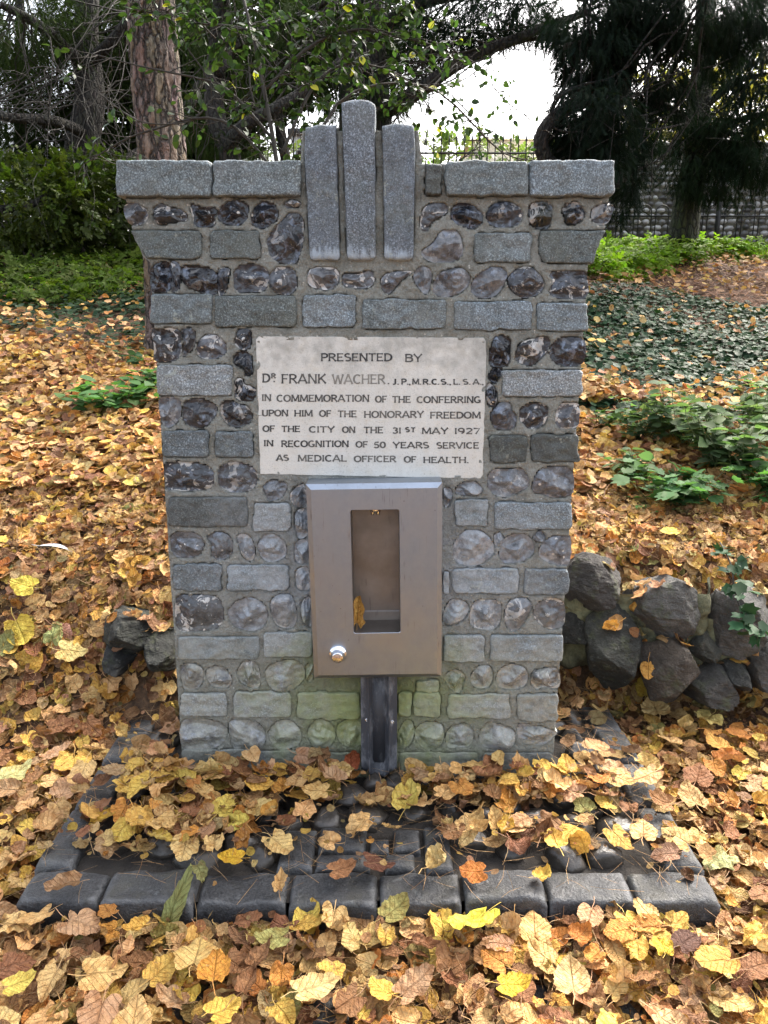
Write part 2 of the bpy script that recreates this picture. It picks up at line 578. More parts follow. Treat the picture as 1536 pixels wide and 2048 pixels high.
def mat_bark(name, a, b, crack, sx=16, sz=4.0):
    n = NT(name)
    co = n.n('TexCoord').outputs['Object']
    st = n.vmath('MULTIPLY', co, (sx, sx, sz))
    st = n.vmath('ADD', st, n.vmath('SCALE', n.noise(co, 9, 3, out='Color'), scale=1.1))
    e = n.vor(st, 1.0, 'DISTANCE_TO_EDGE')
    fl = n.noise(n.vmath('MULTIPLY', co, (60, 60, 22)), 1, 4, .7)
    cell = n.vor(st, 1.0, 'F1', 'Color')
    c = n.mix(n.range(fl, .3, .7), a, b)
    c = n.mix(.35, c, n.mix(1.0, c, n.mix(.5, cell, (1, 1, 1)), 'MULTIPLY'))
    c = n.mix(n.range(e, .02, .14, 1, 0), c, crack)
    h = n.math('ADD', n.range(e, 0, .22), n.math('MULTIPLY', fl, .5))
    return n.out(Base_Color=c, Roughness=.9, Normal=n.bump(h, 1.0, .03))


def mat_soil():
    n = NT('leaf_mould')
    co = n.n('NewGeometry').outputs['Position']
    a = n.noise(co, 25, 5, .7)
    b = n.noise(co, 3, 4, .6)
    c = n.mix(n.range(a, .3, .7), (0.022, 0.014, 0.009), (0.12, 0.066, 0.033))
    c = n.mix(n.range(b, .4, .7, 0, .6), c, (0.11, 0.05, 0.024))
    far = n.range(n.noise(co, 60, 3), .45, .7)
    c = n.mix(n.math('MULTIPLY', far, .5), c, (0.19, 0.105, 0.05))
    return n.out(Base_Color=c, Roughness=.95, Normal=n.bump(a, 1.0, .03))


M_GRAN, M_FLINT, M_MORT, M_PLAQ, M_LET = mat_granite(), mat_flint(), mat_mortar(), mat_plaque(), mat_letter()
M_STEEL = mat_steel()
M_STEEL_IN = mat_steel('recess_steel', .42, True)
M_CHROME = mat_plain('chrome', (.82, .82, .84), .08, 1.0, var=.03)
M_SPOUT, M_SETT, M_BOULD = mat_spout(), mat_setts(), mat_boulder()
M_LEAF, M_LITTER = mat_leaf_object(), mat_leaf_mass()
M_SOIL = mat_soil()
M_PINE = mat_bark('pine_bark', (0.12, 0.088, 0.068), (0.25, 0.192, 0.152), (0.03, 0.024, 0.02))
M_DARKBARK = mat_bark('dark_bark', (0.020, 0.018, 0.014), (0.05, 0.045, 0.034), (0.008, 0.007, 0.006), 20, 6)
M_MOSSBARK = mat_bark('mossy_bark', (0.03, 0.035, 0.018), (0.06, 0.07, 0.03), (0.012, 0.012, 0.008), 20, 6)
M_TWIG = mat_plain('twig_bark', (0.030, 0.026, 0.020), .85, 0, .2)
M_NEEDLE = mat_green('conifer_needles', .8, .15, .04)
M_BROAD = mat_green('broad_leaves', .4, .35)
M_IVY = mat_green('glossy_ivy_leaves', .45, .12, .07)
M_HERB = mat_green('herb_leaves', .6, .4, .1)
M_IRON = mat_plain('black_iron', (0.02, 0.02, 0.021), .5, .3, .1)

# ------------------------------------------------------------------ terrain
def zt(x, y):
    x, y = np.asarray(x, float), np.asarray(y, float)
    side = smooth((x + .25) / .5)                              # 0 left, 1 right
    y0 = .12 * (1 - side) + .52 * side
    w = .80 * (1 - side) + .30 * side
    top = .47 * (1 - side) + (.50 - .05 * np.clip(x - .8, 0, 3)) * side
    z = -0.085 + (top + .085) * smooth((y - y0) / w)
    r = np.clip(y - .85, 0, None)
    z = z + .235 * np.minimum(r, 8.2) + .05 * np.clip(r - 8.2, 0, 40)
    dist = np.clip((y - .6) / 5, 0, 1)
    z = z + (0.02 + .07 * dist) * (np.sin(x * 1.7 + .5) * np.cos(y * 1.3 + 1) * .6 + np.sin(x * 4.1 + y * 3.3) * .3) * smooth((y - .2) / .6)
    z = z + .006 * np.sin(x * 11 + 1) * np.sin(y * 9)
    return z


def ground_hit(u, v, off=0.0):
    d = ray(u, v)
    t = .6
    for _ in range(6000):
        p = CAM + d * t
        if p[2] <= zt(p[0], p[1]) + off:
            return p
        t += .01
    return p


xs = np.concatenate([np.linspace(-60, -6, 28)[:-1], np.linspace(-6, -2, 40)[:-1], np.linspace(-2, 2, 90)[:-1], np.linspace(2, 6, 40)[:-1], np.linspace(6, 60, 28)])
ys = np.concatenate([np.linspace(-40, -3, 20)[:-1], np.linspace(-3, -1, 20)[:-1], np.linspace(-1, 2, 90)[:-1], np.linspace(2, 12, 90)[:-1], np.linspace(12, 90, 30)])
gx, gy = np.meshgrid(xs, ys)
gz = zt(gx, gy)
nx, ny = len(xs), len(ys)
idx = np.arange(nx * ny).reshape(ny, nx)
quad = np.stack([idx[:-1, :-1], idx[:-1, 1:], idx[1:, 1:], idx[1:, :-1]], -1).reshape(-1, 4)
tag(link('ground', mesh('ground', np.stack([gx, gy, gz], -1).reshape(-1, 3), quad), mat=M_SOIL), kind='structure')

# ------------------------------------------------------------------ the fountain
ZOOM = {1: (200, 180, 540 / 1536), 2: (700, 180, 540 / 1536), 3: (280, 640, .3125), 4: (740, 640, .3125),
        5: (320, 1100, 440 / 1536), 6: (720, 1100, 440 / 1536), 0: (0, 0, 1.0)}


def zpx(z, pts):
    ox, oy, s = ZOOM[z]
    return [(ox + x * s, oy + y * s) for x, y in pts]


FLINTS = [  # outlines of the flints course by course (z, ring of points, tone, lime)
 (1, [(140,655),(200,640),(265,680),(270,730),(240,765),(180,770),(140,715)], 1.6, .35),
 (1, [(305,680),(340,645),(400,665),(460,680),(498,715),(490,745),(400,760),(335,765),(310,735)], .9, .1),
 (1, [(517,650),(580,665),(655,670),(660,720),(640,775),(540,775),(525,720)], .6, 0),
 (1, [(665,710),(690,660),(760,625),(830,645),(845,690),(835,740),(785,772),(720,765),(680,740)], 1.7, .0),
 (1, [(855,735),(880,665),(930,635),(985,645),(1015,690),(1000,745),(930,790),(880,775)], 1.5, .0),
 (1, [(1055,640),(1100,625),(1145,645),(1130,665),(1060,672)], 3.5, .6),
 (1, [(950,850),(1000,780),(1050,720),(1110,690),(1155,730),(1160,850),(1130,960),(1110,990),(1010,985),(960,930)], 1.0, .1),
 (1, [(285,1020),(340,980),(398,985),(400,1140),(330,1150),(290,1140)], .8, 0),
 (1, [(404,985),(450,985),(458,1060),(450,1130),(406,1140)], .9, .1),
 (1, [(455,1010),(520,1000),(620,1010),(665,1040),(668,1100),(665,1160),(600,1160),(510,1130),(470,1090)], .7, 0),
 (1, [(674,1030),(735,1015),(735,1060),(710,1150),(676,1165)], 1.2, .1),
 (1, [(760,1050),(790,1000),(880,990),(950,1020),(960,1090),(930,1145),(850,1150),(770,1145)], 1.8, .2),
 (1, [(967,1050),(1000,1010),(1070,1005),(1115,1040),(1120,1120),(1080,1165),(1010,1160),(967,1110)], 1.9, .3),
 (1, [(1180,1050),(1220,1010),(1330,1010),(1365,1060),(1340,1120),(1270,1140),(1190,1110)], 1.8, .45),
 (1, [(1385,1050),(1470,1045),(1540,1025),(1565,1070),(1550,1110),(1500,1130),(1390,1115)], 1.3, .4),
 (2, [(400,740),(430,660),(500,640),(555,655),(550,700),(500,730),(460,760),(440,805),(405,800)], 1.4, .35),
 (2, [(570,690),(610,645),(680,645),(745,690),(755,750),(700,790),(610,765),(575,730)], 1.1, 0),
 (2, [(775,700),(810,650),(900,635),(970,670),(985,720),(950,770),(860,785),(790,760)], 1.6, .1),
 (2, [(1020,660),(1070,635),(1145,645),(1150,720),(1120,795),(1030,780),(1015,720)], .8, 0),
 (2, [(1205,680),(1240,640),(1300,640),(1335,690),(1320,740),(1270,770),(1225,760),(1215,715)], .9, 0),
 (2, [(1370,690),(1410,655),(1495,655),(1490,710),(1450,765),(1380,750)], 1.3, .15),
 (2, [(400,930),(470,870),(520,800),(610,800),(640,880),(640,940),(580,980),(470,980)], 1.6, .5),
 (2, [(175,1080),(220,1040),(355,1030),(300,1080),(245,1140),(215,1165),(180,1130)], 1.9, .4),
 (2, [(360,1060),(400,1005),(455,1020),(466,1080),(440,1160),(400,1140)], 1.9, .5),
 (2, [(470,1110),(510,1040),(620,1010),(680,1050),(675,1110),(620,1160),(530,1180),(478,1160)], 1.8, .5),
 (2, [(685,1140),(720,1060),(820,1000),(892,1030),(885,1090),(830,1170),(740,1185)], 2.4, .45),
 (2, [(897,1080),(940,1020),(1020,1005),(1080,1050),(1105,1100),(1080,1160),(980,1185),(920,1140)], 1.7, .1),
 (2, [(1130,1040),(1200,1025),(1330,1030),(1350,1060),(1345,1180),(1200,1185),(1135,1160),(1150,1090)], .9, .1),
 (3, [(75,60),(150,50),(250,60),(268,130),(260,230),(200,265),(95,260),(85,150)], .9, .1),
 (3, [(268,65),(340,55),(355,130),(330,200),(272,228),(278,140)], 1.0, .1),
 (3, [(360,180),(400,110),(470,90),(540,130),(558,190),(520,240),(450,250),(380,240)], 3.0, .25),
 (3, [(610,120),(630,60),(700,55),(712,110),(700,180),(650,193),(605,160)], 1.1, .1),
 (3, [(600,240),(640,200),(700,210),(720,270),(720,350),(680,360),(660,310),(610,290)], .9, 0),
 (3, [(610,385),(650,370),(670,410),(730,430),(745,470),(720,520),(650,520),(605,480)], .7, 0),
 (3, [(120,510),(200,490),(260,520),(265,600),(240,650),(190,690),(140,660)], 2.2, .35),
 (3, [(275,560),(310,510),(400,505),(480,540),(495,580),(460,650),(390,690),(290,660)], 1.0, .1),
 (3, [(510,570),(545,515),(620,530),(690,555),(720,610),(700,660),(620,690),(540,650)], 1.0, .1),
 (3, [(160,920),(260,905),(400,920),(475,970),(470,1060),(400,1090),(270,1095),(165,1080),(160,1000)], .8, .1),
 (3, [(500,960),(560,910),(670,915),(740,960),(750,1040),(700,1090),(600,1105),(510,1060)], .6, .1),
 (3, [(790,1060),(850,1025),(930,1040),(940,1080),(900,1140),(830,1160),(800,1110)], 1.4, .3),
 (3, [(965,1110),(1010,1060),(1060,1060),(1060,1180),(1010,1200),(970,1160)], 1.5, .4),
 (3, [(990,1250),(1030,1210),(1070,1220),(1075,1370),(1010,1390)], 1.3, .3),
 (3, [(990,1440),(1040,1400),(1075,1420),(1080,1540),(1000,1550)], 1.6, .5),
 (3, [(190,1400),(250,1350),(360,1365),(410,1420),(400,1480),(340,1520),(220,1510)], 1.2, .2),
 (3, [(430,1390),(500,1355),(570,1380),(600,1450),(580,1510),(510,1540),(460,1510),(455,1430)], .9, .1),
 (3, [(620,1390),(660,1365),(710,1395),(735,1460),(730,1530),(690,1540),(650,1490)], 1.3, .3),
 (3, [(755,1450),(800,1370),(870,1375),(930,1430),(935,1510),(860,1550),(790,1530)], 2.2, .7),
 (5, [(950,150),(1010,115),(1040,150),(1045,270),(960,270)], 1.4, .5),
 (5, [(110,340),(200,310),(380,320),(440,370),(445,480),(400,550),(250,570),(120,550)], .7, .1),
 (5, [(475,420),(540,350),(640,330),(720,370),(755,440),(730,530),(660,565),(550,550),(490,500)], 2.6, .5),
 (5, [(770,380),(810,320),(910,310),(950,400),(960,480),(930,540),(850,545),(790,490)], 2.2, .6),
 (5, [(990,360),(1050,330),(1060,520),(1010,510),(985,440)], 2.0, .7),
 (5, [(145,810),(220,790),(290,820),(305,890),(270,960),(180,975),(150,900)], 1.8, .45),
 (5, [(320,850),(370,810),(450,825),(500,890),(490,940),(440,965),(350,940)], 1.6, .5),
 (5, [(540,850),(580,780),(660,775),(695,850),(690,960),(590,940),(545,890)], 2.4, .7),
 (5, [(730,860),(790,790),(900,765),(1000,800),(1010,890),(960,950),(880,990),(780,970)], 2.8, .85),
 (5, [(1020,810),(1065,790),(1065,910),(1025,905)], 2.0, .8),
 (5, [(150,1200),(300,1180),(440,1210),(475,1270),(440,1350),(300,1400),(160,1390)], 2.2, .75),
 (5, [(485,1200),(560,1180),(680,1200),(735,1280),(720,1370),(660,1390),(600,1370),(520,1390),(490,1310)], 2.0, .7),
 (5, [(760,1260),(830,1190),(930,1195),(985,1280),(970,1360),(850,1400),(770,1340)], 2.6, .85),
 (5, [(1030,1250),(1100,1180),(1190,1210),(1225,1300),(1180,1370),(1090,1395),(1040,1320)], 2.5, .9),
 (5, [(1235,1230),(1300,1185),(1395,1200),(1400,1360),(1300,1370),(1240,1320)], 2.4, .9),
 (4, [(765,200),(800,110),(880,105),(905,160),(880,290),(770,290)], .7, 0),
 (4, [(930,220),(970,140),(1080,110),(1155,120),(1140,190),(1090,250),(1020,295),(940,265)], 1.5, .1),
 (4, [(1165,150),(1240,110),(1370,125),(1380,240),(1340,290),(1240,300),(1152,245)], 1.4, 0),
 (4, [(760,350),(800,300),(850,305),(820,380),(800,405),(770,390)], .7, 0),
 (4, [(745,425),(780,410),(812,470),(805,540),(780,560),(745,510)], .9, 0),
 (4, [(770,600),(830,530),(890,525),(910,580),(940,630),(910,700),(810,700),(780,660)], 1.9, .2),
 (4, [(955,600),(990,545),(1060,530),(1130,550),(1140,610),(1110,670),(1030,700),(970,660)], .9, .1),
 (4, [(1185,620),(1220,540),(1320,530),(1340,560),(1330,680),(1240,700),(1190,670)], 2.2, .3),
 (4, [(750,1020),(790,955),(900,950),(980,955),(1020,1010),(1010,1070),(930,1110),(850,1135),(770,1100)], .9, .4),
 (4, [(1050,1000),(1100,950),(1200,935),(1295,960),(1300,1110),(1200,1140),(1110,1120),(1040,1095)], 1.8, .35),
 (4, [(545,1090),(580,1045),(660,1030),(720,1070),(710,1110),(640,1125),(560,1115)], 1.7, .6),
 (4, [(470,1080),(520,1085),(525,1150),(480,1200)], 2.0, .8),
 (4, [(530,1450),(600,1350),(700,1345),(780,1410),(795,1490),(730,1550),(650,1575),(550,1550)], 2.4, .95),
 (4, [(795,1380),(830,1360),(855,1400),(840,1445),(800,1440)], 2.2, .8),
 (4, [(825,1500),(860,1400),(960,1360),(1040,1410),(1050,1490),(980,1545),(860,1555)], 1.8, .4),
 (4, [(1045,1385),(1090,1350),(1125,1385),(1100,1420),(1060,1415)], 1.4, .3),
 (4, [(1075,1480),(1130,1400),(1250,1375),(1285,1400),(1280,1560),(1200,1570),(1100,1530)], 2.0, .5),
 (6, [(585,420),(650,340),(740,360),(765,420),(700,500),(590,515)], 2.2, .8),
 (6, [(765,470),(790,370),(880,340),(985,370),(980,500),(940,550),(850,555),(780,530)], 2.2, .7),
 (6, [(1010,430),(1050,350),(1150,330),(1200,380),(1180,440),(1120,540),(1060,570),(1020,520)], 1.8, .4),
 (6, [(1208,440),(1250,360),(1350,335),(1425,370),(1425,520),(1330,555),(1240,510)], 1.5, .25),
 (6, [(595,880),(660,835),(730,870),(720,940),(690,1000),(620,960)], 2.0, .8),
 (6, [(770,890),(820,815),(900,805),(930,860),(910,940),(850,970),(790,950)], 2.4, .8),
 (6, [(945,920),(980,830),(1080,795),(1165,840),(1160,940),(1080,970),(990,965)], 2.3, .6),
 (6, [(1190,870),(1250,830),(1380,830),(1390,960),(1290,960),(1215,970)], 1.8, .4),
 (6, [(265,1280),(330,1180),(380,1240),(360,1340),(300,1390),(265,1380)], 2.4, .9),
 (6, [(385,1260),(450,1200),(560,1210),(590,1280),(560,1370),(460,1395),(395,1340)], 2.4, .9),
 (6, [(597,1300),(640,1230),(740,1215),(790,1270),(770,1360),(680,1385),(610,1370)], 2.3, .9),
 (6, [(830,1280),(880,1210),(1000,1220),(1085,1280),(1060,1370),(950,1395),(850,1360)], 2.2, .8),
 (6, [(1092,1270),(1130,1210),(1360,1260),(1360,1300),(1270,1360),(1140,1350)], 2.4, .8),
]
# granite blocks: (z, (x0,y0,x1,y1) or polygon, tone (r,g,b), lime)
G0, G1, G2, G3 = (.105, .124, .134), (.128, .152, .158), (.092, .108, .106), (.155, .187, .208)
GD, GW = (.058, .065, .062), (.225, .247, .257)
BLOCKS = [
 (1, [(175,800),(570,800),(585,830),(580,950),(540,968),(270,960),(225,900)], G2, .05), (1, (625,800,915,965), G2, .1),
 (1, (290,1160,640,1330), G1, .1), (1, (655,1170,1120,1350), G2, .1), (1, (1150,1165,1455,1350), G3, .25),
 (2, (700,815,1030,985), G1, .3), (2, [(1075,800),(1455,800),(1400,920),(1380,990),(1100,985),(1070,920)], G2, .05),
 (2, (70,1190,550,1360), G1, .35), (2, (585,1200,1035,1365), G3, .15), (2, (1060,1210,1350,1370), G3, .1),
 (3, (105,285,595,485), GW, .05), (3, (140,705,445,875), G0, .1), (3, (480,710,725,880), G0, .2),
 (3, (180,1130,690,1320), GD, .1), (3, (725,1165,970,1350), GW, .6),
 (4, (840,320,1360,490), GW, .05), (4, (765,735,1005,910), GD, 0), (4, (1030,730,1335,910), GD, .05),
 (4, (540,1150,755,1320), G1, .6), (4, (790,1165,1290,1335), G3, .3),
 (5, (90,95,435,280), G0, .1), (5, (470,100,900,280), G3, .7), (5, (120,600,700,760), G1, .7), (5, (720,570,1065,745), GW, .85),
 (5, (140,995,470,1155), GW, .7), (5, (510,985,920,1165), GW, .8), (5, (955,985,1400,1175), GW, .9),
 (5, (155,1390,630,1550), G2, .35), (5, (665,1400,1100,1560), G2, .5), (5, (1135,1410,1400,1590), G1, .6),
 (6, (640,125,1115,300), G3, .55), (6, (1140,125,1455,310), G0, .15), (6, (580,140,622,305), G3, .8),
 (6, (580,590,870,775), GW, .8), (6, (905,590,1420,775), G3, .3),
 (6, (265,990,362,1160), GW, .9), (6, (370,990,555,1160), GW, .8), (6, (390,905,560,982), GW, .8), (6, (610,1000,1050,1170), GW, .8), (6, (1090,1000,1385,1190), G0, .45),
 (6, (270,1410,835,1540), G2, .6), (6, (850,1410,1350,1560), G2, .5),
]
COPING = [((233,322,425,395), G1, .15), ((427,322,604,394), G1, .2), ((851,328,883,391), GD, .1), ((890,323,1055,393), G1, .1), ((1057,322,1228,394), G3, .1)]
UPRIGHT = [([(611,254),(640,249),(672,251),(674,300),(677,400),(680,515),(675,522),(625,522),(620,515),(614,400),(609,300)], (.115, .135, .158), .1),
           ([(683,206),(700,199),(738,199),(752,210),(750,300),(751,400),(752,515),(748,521),(698,521),(694,515),(690,400),(686,300)], (.125, .145, .168), .1),
           ([(764,252),(790,247),(828,249),(831,300),(829,400),(827,515),(822,521),(772,521),(768,515),(767,400),(765,300)], (.115, .135, .158), .1)]


def rrect(x0, y0, x1, y1, n=72, rad=9, jit=1.6, seed=0):
    """outline of a hand-dressed block in photograph pixels"""
    w, h = x1 - x0, y1 - y0
    rad = min(rad, w * .3, h * .3)
    per = []
    cs = [(x1 - rad, y0 + rad, -90), (x1 - rad, y1 - rad, 0), (x0 + rad, y1 - rad, 90), (x0 + rad, y0 + rad, 180)]
    raw = []
    for i, (cx, cy, a0) in enumerate(cs):
        for k in range(7):
            a = R(a0 + 90 * k / 6)
            raw.append((cx + rad * math.cos(a), cy + rad * math.sin(a)))
    raw = np.array(raw)
    return resample(raw, n, jit, seed)


def resample(raw, n, jit=0, seed=0):
    raw = np.asarray(raw, float)
    cl = np.vstack([raw, raw[:1]])
    L = np.concatenate([[0], np.cumsum(np.linalg.norm(np.diff(cl, axis=0), axis=1))])
    s = np.linspace(0, L[-1], n, endpoint=False)
    p = np.stack([np.interp(s, L, cl[:, 0]), np.interp(s, L, cl[:, 1])], -1)
    if jit:
        c = p.mean(0)
        d = p - c
        d /= np.linalg.norm(d, axis=1, keepdims=True) + 1e-9
        q = np.column_stack([p * .05, np.full(n, seed * 3.1)])
        q2 = np.column_stack([p * .17, np.full(n, seed * 1.7)])
        p = p + d * (vnoise(q, seed) * jit * 1.3 + vnoise(q2, seed + 5) * jit * .7)[:, None]
    return p


fountain = thing('drinking_fountain', 'tall grey stone and flint drinking fountain monument with a white plaque and steel tap box', 'drinking fountain', (0, 0, 0))
POLYS = []          # outlines of all the stones on the face, world (x, z)


def stone(name, outline_px, kind, prot, depth, col, lime, seed, mat, face_y=0.0):
    pw = np.array([P(u, v, face_y) for u, v in outline_px])
    xz = pw[:, [0, 2]]
    POLYS.append(xz)
    c = xz.mean(0)
    o = xz - c
    n = len(o)
    rs = np.array([0, .12, .24, .35, .46, .56, .65, .74, .81, .87, .92, .96, .985, 1.0])
    r_ = random.Random(seed)
    size = np.abs(o).max(0)
    V, Fc = [], []
    pl = []
    if kind == 'flint':
        for _ in range(r_.choice([5, 6, 7, 8])):
            a = r_.uniform(0, 2 * math.pi)
            pl.append((math.cos(a), math.sin(a), r_.uniform(.45, 1.0), r_.uniform(.4, 1.7)))
        hx, hz = r_.uniform(-.7, .7), r_.uniform(-.7, .7)

    def height(p, r):
        q = np.column_stack([p[:, 0] + seed * .37, np.full(len(p), seed * .71), p[:, 1]])
        if kind == 'flint':
            u = p / size
            h = np.full(len(p), 1.0)
            for ca, sa, off, sl in pl:
                h = np.minimum(h, off - sl * (u[:, 0] * ca + u[:, 1] * sa))
            h = np.clip(h, -.1, 1.0) * (1 - r ** 4.0) ** .6
            dd = np.hypot(u[:, 0] - hx, u[:, 1] - hz)
            h = h + .10 * np.sin(dd * 15) * np.exp(-dd * 1.3) * (1 - r ** 4)
            h = h + .22 * fbm(q * 28, seed, 3) * (1 - r ** 6)
            return prot * h
        e = (1 - r ** 30) ** .5
        return prot * e + .0060 * fbm(q * 18, seed, 4) * (1 - r ** 8) + .0025 * vnoise(q * 60, seed) * (1 - r ** 12)
    V.append(np.array([[0, -float(height(np.zeros((1, 2)), np.zeros(1))[0]), 0]]))
    for r in rs[1:]:
        p = o * r
        h = height(p, np.full(n, r))
        V.append(np.column_stack([p[:, 0], -h + (.010 if r == 1 else 0.0), p[:, 1]]))
    V.append(np.column_stack([o[:, 0] * .97, np.full(n, depth), o[:, 1] * .97]))
    V = np.concatenate(V)
    k = len(rs) - 1
    for j in range(n):
        Fc.append((0, 1 + j, 1 + (j + 1) % n))
    for i in range(k):
        a, b = 1 + i * n, 1 + (i + 1) * n
        for j in range(n):
            Fc.append((a + j, b + j, b + (j + 1) % n, a + (j + 1) % n))
    Fc.append(tuple(1 + k * n + j for j in range(n)))
    rim = np.concatenate([[0], np.repeat(rs[1:], n), np.ones(n)])
    ob = link(name, mesh(name, V, Fc, kind != 'flint', {'rim': ('FLOAT', rim)}), fountain, (float(c[0]), face_y, float(c[1])), mat)
    ob.color = (*col, lime)
    return ob


DEPTH = .45
sd_ = 0
for z, pts, tone, lime in FLINTS:
    sd_ += 1
    px = zpx(z, pts)
    raw = catmull(px, 44)
    raw = resample(raw, 44, .9, sd_)
    r_ = random.Random(sd_ * 5)
    warm = r_.uniform(-.12, .16)
    b = .014 * tone
    xm = [p[0] for p in px]
    ym = sum(p[1] for p in px) / len(px)
    edge_l, edge_r = 300 + (ym - 590) * .0684, 1175 - (ym - 590) * .0737
    deep = .16 if (min(xm) < edge_l + 14 or max(xm) > edge_r - 14) else .05
    stone('flint', raw, 'flint', r_.uniform(.022, .032), deep, (b * (.92 + warm * .7), b, b * (1.28 - warm)), lime, sd_, M_FLINT)
for z, bx, col, lime in BLOCKS:
    sd_ += 1
    if isinstance(bx, tuple):
        (x0, y0), (x1, y1) = zpx(z, [bx[:2], bx[2:]])
        raw = rrect(x0, y0, x1, y1, 84, 5 + sd_ % 5, 2.5, sd_)
    else:
        raw = resample(zpx(z, bx), 72, 1.2, sd_)
    ym = raw[:, 1].mean()
    edge_l, edge_r = 300 + (ym - 590) * .0684, 1175 - (ym - 590) * .0737
    deep = .20 if (raw[:, 0].min() < edge_l + 14 or raw[:, 0].max() > edge_r - 14) else .05
    stone('granite_block', raw, 'block', .010 if ym < 1450 else .006, deep, col, lime, sd_, M_GRAN)
for bx, col, lime in COPING:
    sd_ += 1
    stone('coping_stone', rrect(*bx, 96, 6, 3.0, sd_), 'block', .016, DEPTH + .02, col, lime, sd_, M_GRAN, -.008)
for pts, col, lime in UPRIGHT:
    sd_ += 1
    stone('upright_stone', resample(pts, 96, 1.1, sd_), 'block', .014, .16, col, lime, sd_, M_GRAN, -.006)

PLAQ = [(511, 672), (974, 675), (966, 957), (520, 948)]
pq = np.array([P(u, v) for u, v in PLAQ])
POLYS.append(np.array([P(u, v)[[0, 2]] for u, v in [(513, 674), (972, 677), (964, 955), (522, 946)]]))
DISP_PX = [(622, 975), (876, 975), (874, 1350), (636, 1350)]
POLYS.append(np.array([P(u, v)[[0, 2]] for u, v in DISP_PX]))


def in_poly(px, pz, poly):
    ins = np.zeros(len(px), bool)
    j = len(poly) - 1
    for i in range(len(poly)):
        xi, zi, xj, zj = *poly[i], *poly[j]
        c = ((zi > pz) != (zj > pz)) & (px < (xj - xi) * (pz - zi) / (zj - zi + 1e-12) + xi)
        ins ^= c
        j = i
    return ins


# mortar core: a bulging face between the stones, plain sides, back and top
OUT_L = [(328, 252), (396, 252), (455, 264), (515, 287), (524, 301), (1600, 370)]
OUT_R = [(328, 1218), (396, 1218), (455, 1209), (515, 1188), (524, 1176), (1600, 1100)]


def core(v0, v1, left, right, depth, nv, nu, seed):
    vs = np.linspace(v0, v1, nv)
    V = []
    for v in vs:
        l = np.interp(v, [p[0] for p in left], [p[1] for p in left])
        r = np.interp(v, [p[0] for p in right], [p[1] for p in right])
        for u in np.linspace(l, r, nu):
            p = P(u, v)
            V.append((p[0], 0, p[2]))
    V = np.array(V)
    ins = np.zeros(len(V), bool)
    for po in POLYS:
        a, b = po.min(0), po.max(0)
        m = np.where((V[:, 0] > a[0]) & (V[:, 0] < b[0]) & (V[:, 2] > a[1]) & (V[:, 2] < b[1]))[0]
        if len(m):
            c = po.mean(0)
            ins[m] |= in_poly(V[m, 0], V[m, 2], c + (po - c) * .96)
    q = V * 1.0
    y = .0045 * fbm(q * 22, seed, 4) + .0022 * vnoise(q * 110, seed + 9) - .0025
    V[:, 1] = np.where(ins, .028, y)
    g = np.arange(nv * nu).reshape(nv, nu)
    Q = np.stack([g[:-1, :-1], g[1:, :-1], g[1:, 1:], g[:-1, 1:]], -1).reshape(-1, 4)
    # rim loop to the back
    loop = list(g[0, :]) + list(g[1:, -1]) + list(g[-1, -2::-1]) + list(g[-2:0:-1, 0])
    B = V[loop].copy()
    B[:, 1] = depth
    nb = len(V)
    Fc = Q.tolist()
    k = len(loop)
    for i in range(k):
        Fc.append((loop[i], loop[(i + 1) % k], nb + (i + 1) % k, nb + i))
    Fc.append(tuple(nb + i for i in range(k)))
    return np.vstack([V, B]), Fc


mb = MB()
mb.add(*core(328, 1600, OUT_L, OUT_R, DEPTH, 330, 230, 3))
mb.add(*core(262, 335, [(262, 605), (335, 600)], [(262, 836), (335, 846)], .14, 30, 70, 5))
core_o = mb.build('mortar_core', M_MORT, fountain)

# plaque with cut lettering
cq = pq.mean(0)
plq_v, plq_f = [], []
rl = np.array([(p - cq)[[0, 2]] for p in pq])
ro = resample(rl[::-1], 120)
cc = ro * 1.0
V, Fc = [], []
chips = 1 + np.where(vnoise(np.column_stack([ro * 60, np.zeros(len(ro))]), 4) > .55, -.006, 0)
for s, y in ((1.0, .03), (1.0, -.0005), (.994, -.0045)):
    a = cc * s * chips[:, None]
    V.append(np.column_stack([a[:, 0], np.full(len(a), y), a[:, 1]]))
n_ = len(ro)
Fc = [(i * n_ + j, i * n_ + (j + 1) % n_, (i + 1) * n_ + (j + 1) % n_, (i + 1) * n_ + j) for i in range(2) for j in range(n_)]
Fc.append(tuple(2 * n_ + j for j in range(n_)))
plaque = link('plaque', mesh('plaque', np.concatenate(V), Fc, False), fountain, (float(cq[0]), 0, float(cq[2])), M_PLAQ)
plaque['label'] = 'pale limestone plaque with seven lines of dark cut lettering'


def arc(cx, cy, rx, ry, a0, a1, n=12):
    return [(cx + rx * math.cos(R(a0 + (a1 - a0) * i / n)), cy + ry * math.sin(R(a0 + (a1 - a0) * i / n))) for i in range(n + 1)]


